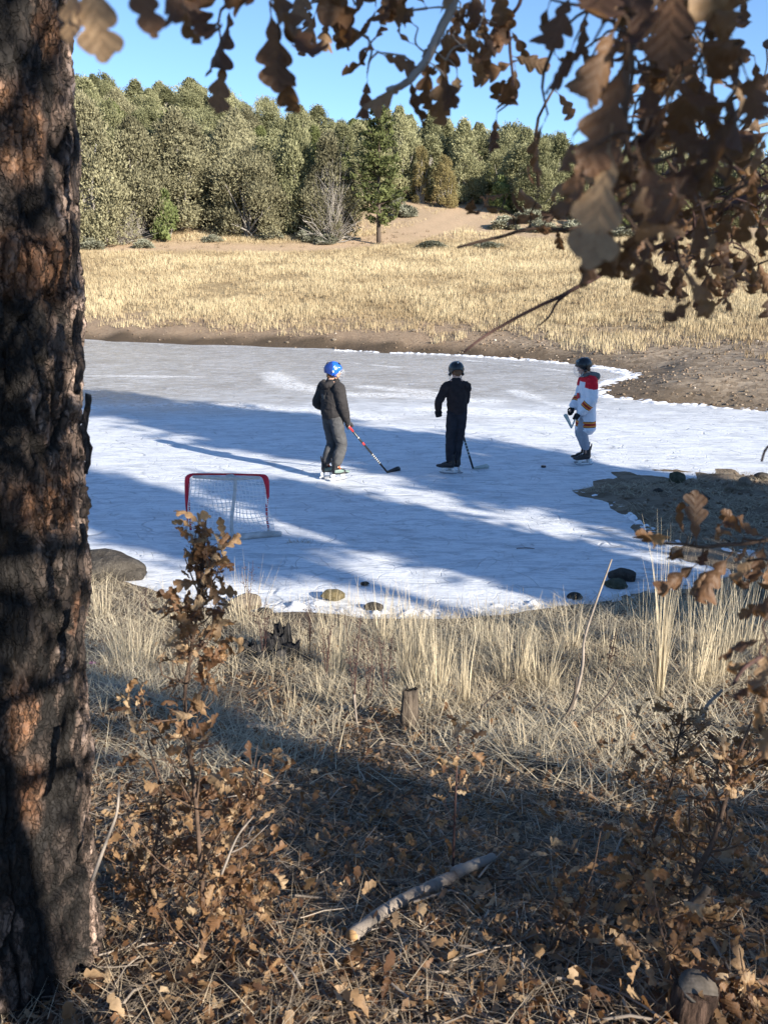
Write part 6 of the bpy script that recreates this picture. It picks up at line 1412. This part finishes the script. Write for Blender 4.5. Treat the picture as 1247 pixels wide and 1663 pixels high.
hockey_stick(hand1 + d1 * .05, h1, t1, 'black hockey stick with red grip held by the skater in the blue helmet', M_BLACKP, M_BLACKP, M_REDP, mk)
# ---- the one seen from behind
A2 = onz(735, 769); rz2 = R(8)
s2 = dict(at=A2, rz=rz2, seed=2, label='skater seen from behind in black sweater, navy trousers and black helmet, looking down',
    J=dict(head=(.045, .105, 1.47), neck=(.03, .03, 1.345), hipR=(.105, 0, .86), hipL=(-.015, 0, .86), shR=(.172, .0, 1.26), shL=(-.115, .0, 1.26), elR=(.185, .10, 1.04), wrR=(.12, .20, .96), haR=(.065, .225, .92),
           elL=(-.225, .01, 1.04), wrL=(-.215, .07, .93), haL=(-.215, .095, .865), knR=(.085, .03, .50), knL=(-.035, .03, .50), anR=(.045, .03, .19), anL=(-.05, -.01, .19)),
    head=(R(4), R(-24)), hair=M_HAIRB, helmet=(M_BLACKP, M_BLACKP, M_GREYP, [('sticker', M_WHITEP, [(264, 62, None), (276, 62, None)], [(.012, .003)] * 2)]),
    pr=(.070, .063, .056), cuffz=.02, pants=M_PANT2, top=dict(name='sweater', hem=(.05, .0, .875), r=[(.156, .108), (.146, .104), (.145, .106), (.142, .108)], sl=(.070, .062, .056, .050, .044), mat=M_SWEAT, fold=.008),
    gloves=[(M_GLOVE2, M_GLOVE2), (M_GLOVE2, M_GLOVE2)], yawR=R(58), yawL=R(66), skate=(M_BLACKP, M_BLACKP, M_BLACKP, M_WHITEP))
h2 = onz(768, 761, .012); t2 = onz(785, 758, .02) + (.07, -.05, 0); hand2 = l2w(A2, rz2, s2['J']['haR']); d2 = hand2 - h2; d2 /= np.linalg.norm(d2)
s2['gripR'] = rotz(-rz2) @ d2; s2['gripL'] = rotz(-rz2) @ d2
person(s2)
hockey_stick(hand2 + d2 * .12, h2, t2, 'black hockey stick of the skater seen from behind, its blade right of the skates', M_BLACKP, M_GREYP, M_BLACKP, [(.2 + .045 * i, .02, M_GREYP) for i in range(5)])
# ---- the one in the jersey
A3 = onz(946, 754); rz3 = R(97)
def arm_param(J, s):
    a, b, c_ = J['sh' + s], J['el' + s], J['wr' + s]
    def f(co):
        def pr(p, q, lo, hi):
            d = q - p; t = np.clip(((co - p) @ d) / (d @ d), 0, 1); return lo + (hi - lo) * t, np.linalg.norm(co - p - t[:, None] * d, axis=1)
        v1, q1 = pr(a, b, 0, .5); v2, q2 = pr(b, c_, .5, 1)
        return np.where(q2 < q1, v2, v1), np.minimum(q1, q2)
    return f
J3 = dict(head=(-.0, .075, 1.475), neck=(0, .0, 1.345), hipR=(.075, 0, .84), hipL=(-.075, 0, .84), shR=(.160, -.01, 1.27), shL=(-.160, -.01, 1.27), elR=(.20, .03, 1.02), wrR=(.10, .17, .86), haR=(.06, .225, .80),
          elL=(-.225, .0, 1.01), wrL=(-.165, .13, .82), haL=(-.115, .185, .745), knR=(.075, .04, .49), knL=(-.08, .06, .49), anR=(.07, -.03, .19), anL=(-.08, -.01, .19))
JJ3 = {k: np.array(v, float) for k, v in J3.items()}; fL, fR = arm_param(JJ3, 'L'), arm_param(JJ3, 'R')
def armattr(co):
    a, da = fL(co); b, db = fR(co); isa = (da < .088) & (np.abs(co[:, 0]) > .155) & (a > .12); isb = (db < .088) & (np.abs(co[:, 0]) > .15) & (b > .12) & (co[:, 0] > 0)
    fr = (co[:, 1] > .10) & (np.minimum(da, db) < .085) & (co[:, 2] > .7) & (np.where(da < db, a, b) > .6)
    return np.where(isa | (fr & (da < db)), a, np.where(isb | fr, b, 0))
s3 = dict(at=A3, rz=rz3, seed=3, label='skater in profile wearing a white hockey jersey with red shoulders, grey trousers and black helmet', J=J3, head=(R(0), R(-16)), hair=M_HAIRB,
    helmet=(M_BLACKP, M_BLACKP, M_GREYP, [('ear_dot', M_GREYP, [(184, 92, 1.0), (184, 92, 1.05)], .014)]),
    pr=(.078, .062, .052), cuffz=.07, pants=M_PANT3, top=dict(name='jersey', hem=(0, -.01, .545), r=[(.185, .115), (.19, .128), (.195, .138), (.200, .145)], sl=(.090, .088, .082, .074, .064), mat=M_JERSEY, fold=.010,
        attr={'zz': lambda co: (co[:, 2] - .50), 'arm': armattr, 'yoke': lambda co: ((co[:, 2] > 1.185 + .15 * np.abs(co[:, 1] + .02) + np.where(np.abs(co[:, 0]) > .12, -.02, .06)) & (co[:, 1] < .2)).astype(float)}),
    gloves=[(M_GLOVE2, M_GLOVE2), (M_GLOVE2, M_GLOVE2)], yawR=R(0), yawL=R(4), skate=(M_BROWNBOOT, M_BROWNBOOT, M_BLACKP, M_WHITEP))
heel3 = l2w(A3, rz3, (-.19, .275, .595)); tip3 = l2w(A3, rz3, (-.24, .40, .80)); hand3 = l2w(A3, rz3, J3['haL']); d3 = hand3 - heel3; d3 /= np.linalg.norm(d3)
s3['gripL'] = rotz(-rz3) @ d3; s3['gripR'] = (.8, -.2, .5)
def s3bits(root, top, J):
    blob('hood', [loft([(-.09, -.03, 1.37), (-.055, -.13, 1.335), (.055, -.13, 1.335), (.09, -.03, 1.37)], [(.035, .03), (.055, .042), (.055, .042), (.035, .03)], (0, 0, 1)), loft([(-.08, .0, 1.375), (-.05, .07, 1.35), (.05, .07, 1.35), (.08, .0, 1.375)], [.026] * 4, (0, 0, 1))], .008, M_GHOOD, root, 2, .004)
    A = Acc(); A.add(*tube([(-.05, .133, 1.06), (0, .15, 1.04), (.05, .133, 1.05)], [(.035, .006), (.05, .007), (.03, .006)], 10, True, (0, 0, 1))); obj('emblem', A.mesh('emblem', M_REDP, True), top)
s3['bits'] = [s3bits]
person(s3)
hockey_stick(heel3 + d3 * .80, heel3, tip3, 'hockey stick with pale blade raised by the skater in the white jersey', M_GREYP, M_GREYP, M_BLACKP)
A = Acc(); A.add(*tube([(0, 0, 0), (0, 0, .025)], .038, 20)); pk = onz(882, 759); tag(obj('hockey_puck', A.mesh('puck', M_BLACKP), None, (pk[0], pk[1], .002)), 'black puck lying on shaded ice between two skaters', 'puck')

# ------------------------------------------------------------------ the hockey net
M_NRED = plain('red_net_padding', (.50, .02, .045), .6, .3, .2, 10, bump=.4); M_NWHITE = plain('white_net_padding', (.50, .485, .46), .65, .25, .25, 12, bump=.5); M_NCORD = plain('net_cord', (.86, .86, .86), .8, .2, .05, 40); M_NRPIPE = plain('red_pipe', (.55, .02, .03), .4, .4, .1, 20)
FL, FR, BL, BC, BR = onz(309, 862), onz(436, 864), onz(304, 871), onz(379, 877), onz(447, 870)
dref = ray(372, 770); tt_ = FL[1] / dref[1]; HT = CAM_Z + dref[2] * tt_; NB = BC.copy()
net = empty('hockey_net', tuple(NB), 0, 'small hockey goal with red posts and white netting, on the ice near the boulder', 'hockey net')
def npart(name, shapes, mat, parent=net, sm=True):
    A = Acc(); [A.add(V - NB if parent is net or True else V, F) for V, F in shapes]; return obj(name, A.mesh(name, mat, sm), parent)
z = np.array([0, 0, 1.0]); TL, TRt = FL + z * HT, FR + z * HT
cr = .075; ex = (TRt - TL) / np.linalg.norm(TRt - TL)
npart('left_post' if False else 'post', [loft([FL + z * .01, FL + z * HT * .5 - ex * .012, TL - z * cr, TL - z * cr * .3 + ex * cr * .3, TL + ex * cr], [(.022, .03), (.026, .034), (.030, .036), (.022, .026), (.012, .013)], (1, 0, 0), 12)], M_NRED)
npart('post', [loft([TRt - ex * cr, TRt - z * cr * .3 - ex * cr * .3, TRt - z * cr - ex * .005, FR + z * HT * .62], [(.012, .016), (.03, .03), (.034, .034), (.024, .026)], (1, 0, 0), 12), loft([FR + z * HT * .62, FR + z * HT * .3 - ex * .012, FR + z * .01 + ex * .01], [.014, .012, .012])], M_NRED)
npart('crossbar', [tube([TL + ex * cr * .8, (TL + TRt) / 2 + z * .004, TRt - ex * cr * .8], .0125, 10)], M_NRPIPE)
npart('top_band', [loft([TL + ex * cr - z * .022 - np.array([0, .03, 0]), (TL + TRt) / 2 - z * .030 - np.array([0, .05, 0]), TRt - ex * cr - z * .024 - np.array([0, .03, 0])], [(.012, .018), (.012, .024), (.012, .018)], (0, 1, 0), 10)], M_NWHITE)
MT = (TL + TRt) / 2
npart('back_pipe', [tube(smooth_path([MT - z * .012, MT - z * .05 + (BC - MT) * np.array([1, .12, 0]), BC + z * .18 + (MT - BC) * np.array([.2, .16, 0]), BC + z * .02], 12), .0185, 10)], M_NWHITE)
npart('base_padding', [loft([FL + z * .03 - ex * .03, BL + z * .03, BL * .4 + BC * .6 + z * .028 - np.array([0, .02, 0]), BC + z * .028, BC * .4 + BR * .6 + z * .028, BR + z * .026 + ex * .06], [.030, .040, .038, .038, .040, .030], (0, 0, 1), 12), tube([BR + z * .02, FR + z * .02], .014, 8)], M_NWHITE)
cords = []
nv, nh = 20, 14
def netpt(u, v):                              # u across, v down (0 top)
    top = TL + ex * .05 + (TRt - TL - ex * .10) * u - z * .03; bot = (BL + (BC - BL) * u * 2 if u < .5 else BC + (BR - BC) * (u * 2 - 1)) + z * .03
    if u < .06: top = top
    p_ = top + (bot - top) * v; bow = math.sin(math.pi * v) * (.06 + .05 * math.sin(u * 5)) ; p_ = p_ + np.array([.012 * math.sin(v * 9 + u * 7), bow * .9 * (1 - abs(u - .5)) - .02, .012 * math.sin(u * 11 + v * 4)])
    p_[0] += .02 * math.sin(math.pi * v) * math.sin(u * 6.0)
    return p_
for i in range(nv): cords.append(tube([netpt(i / (nv - 1), v) for v in np.linspace(0, 1, 14)], .0040, 4, False))
for j in range(nh): cords.append(tube([netpt(u, j / (nh - 1)) for u in np.linspace(0, 1, 22)], .0040, 4, False))
for Pt, Pb, Bk_ in ((TL, FL, BL), (TRt, FR, BR)):
    for i in range(6):
        q = i / 5; cords.append(tube([Pt + (Pb - Pt) * v + (netpt(0 if Pt is TL else 1, v) - (Pt + (Pb - Pt) * v)) * q for v in np.linspace(.04, 1, 10)], .0019, 4, False))
    for j in range(15): v = .04 + .96 * j / 14; cords.append(tube([Pt + (Pb - Pt) * v, netpt(0 if Pt is TL else 1, v)], .0019, 4, False))
npart('netting', cords, M_NCORD, sm=False)['kind'] = 'stuff'
lac = []
for k in range(16):
    v = .42 + .56 * k / 15; c0 = TRt + (FR - TRt) * v; lac.append(tube([c0 - ex * .02 + z * .01, c0 + ex * .004 - np.array([0, .014, 0]), c0 + ex * .022 - z * .012], .0035, 5))
for k in range(14):
    v = .45 + .5 * k / 13; c0 = TL + (FL - TL) * v; lac.append(tube([c0 + ex * .012 + z * .008 - np.array([0, .02, 0]), c0 + ex * .036 - z * .006 - np.array([0, .01, 0])], .0032, 5))
npart('lacing', lac, M_NCORD)['kind'] = 'stuff'
A = Acc(); A.add(*tube([(0, 0, .01), (.1, .01, .012), (.19, -.01, .01)], [.004, .005, .003], 6)); q = onz(838, 892); tag(obj('twig', A.mesh('ice_twig', M_LOGD), None, (q[0], q[1], 0)), 'single dark twig lying on the shaded ice below the puck', 'twig')
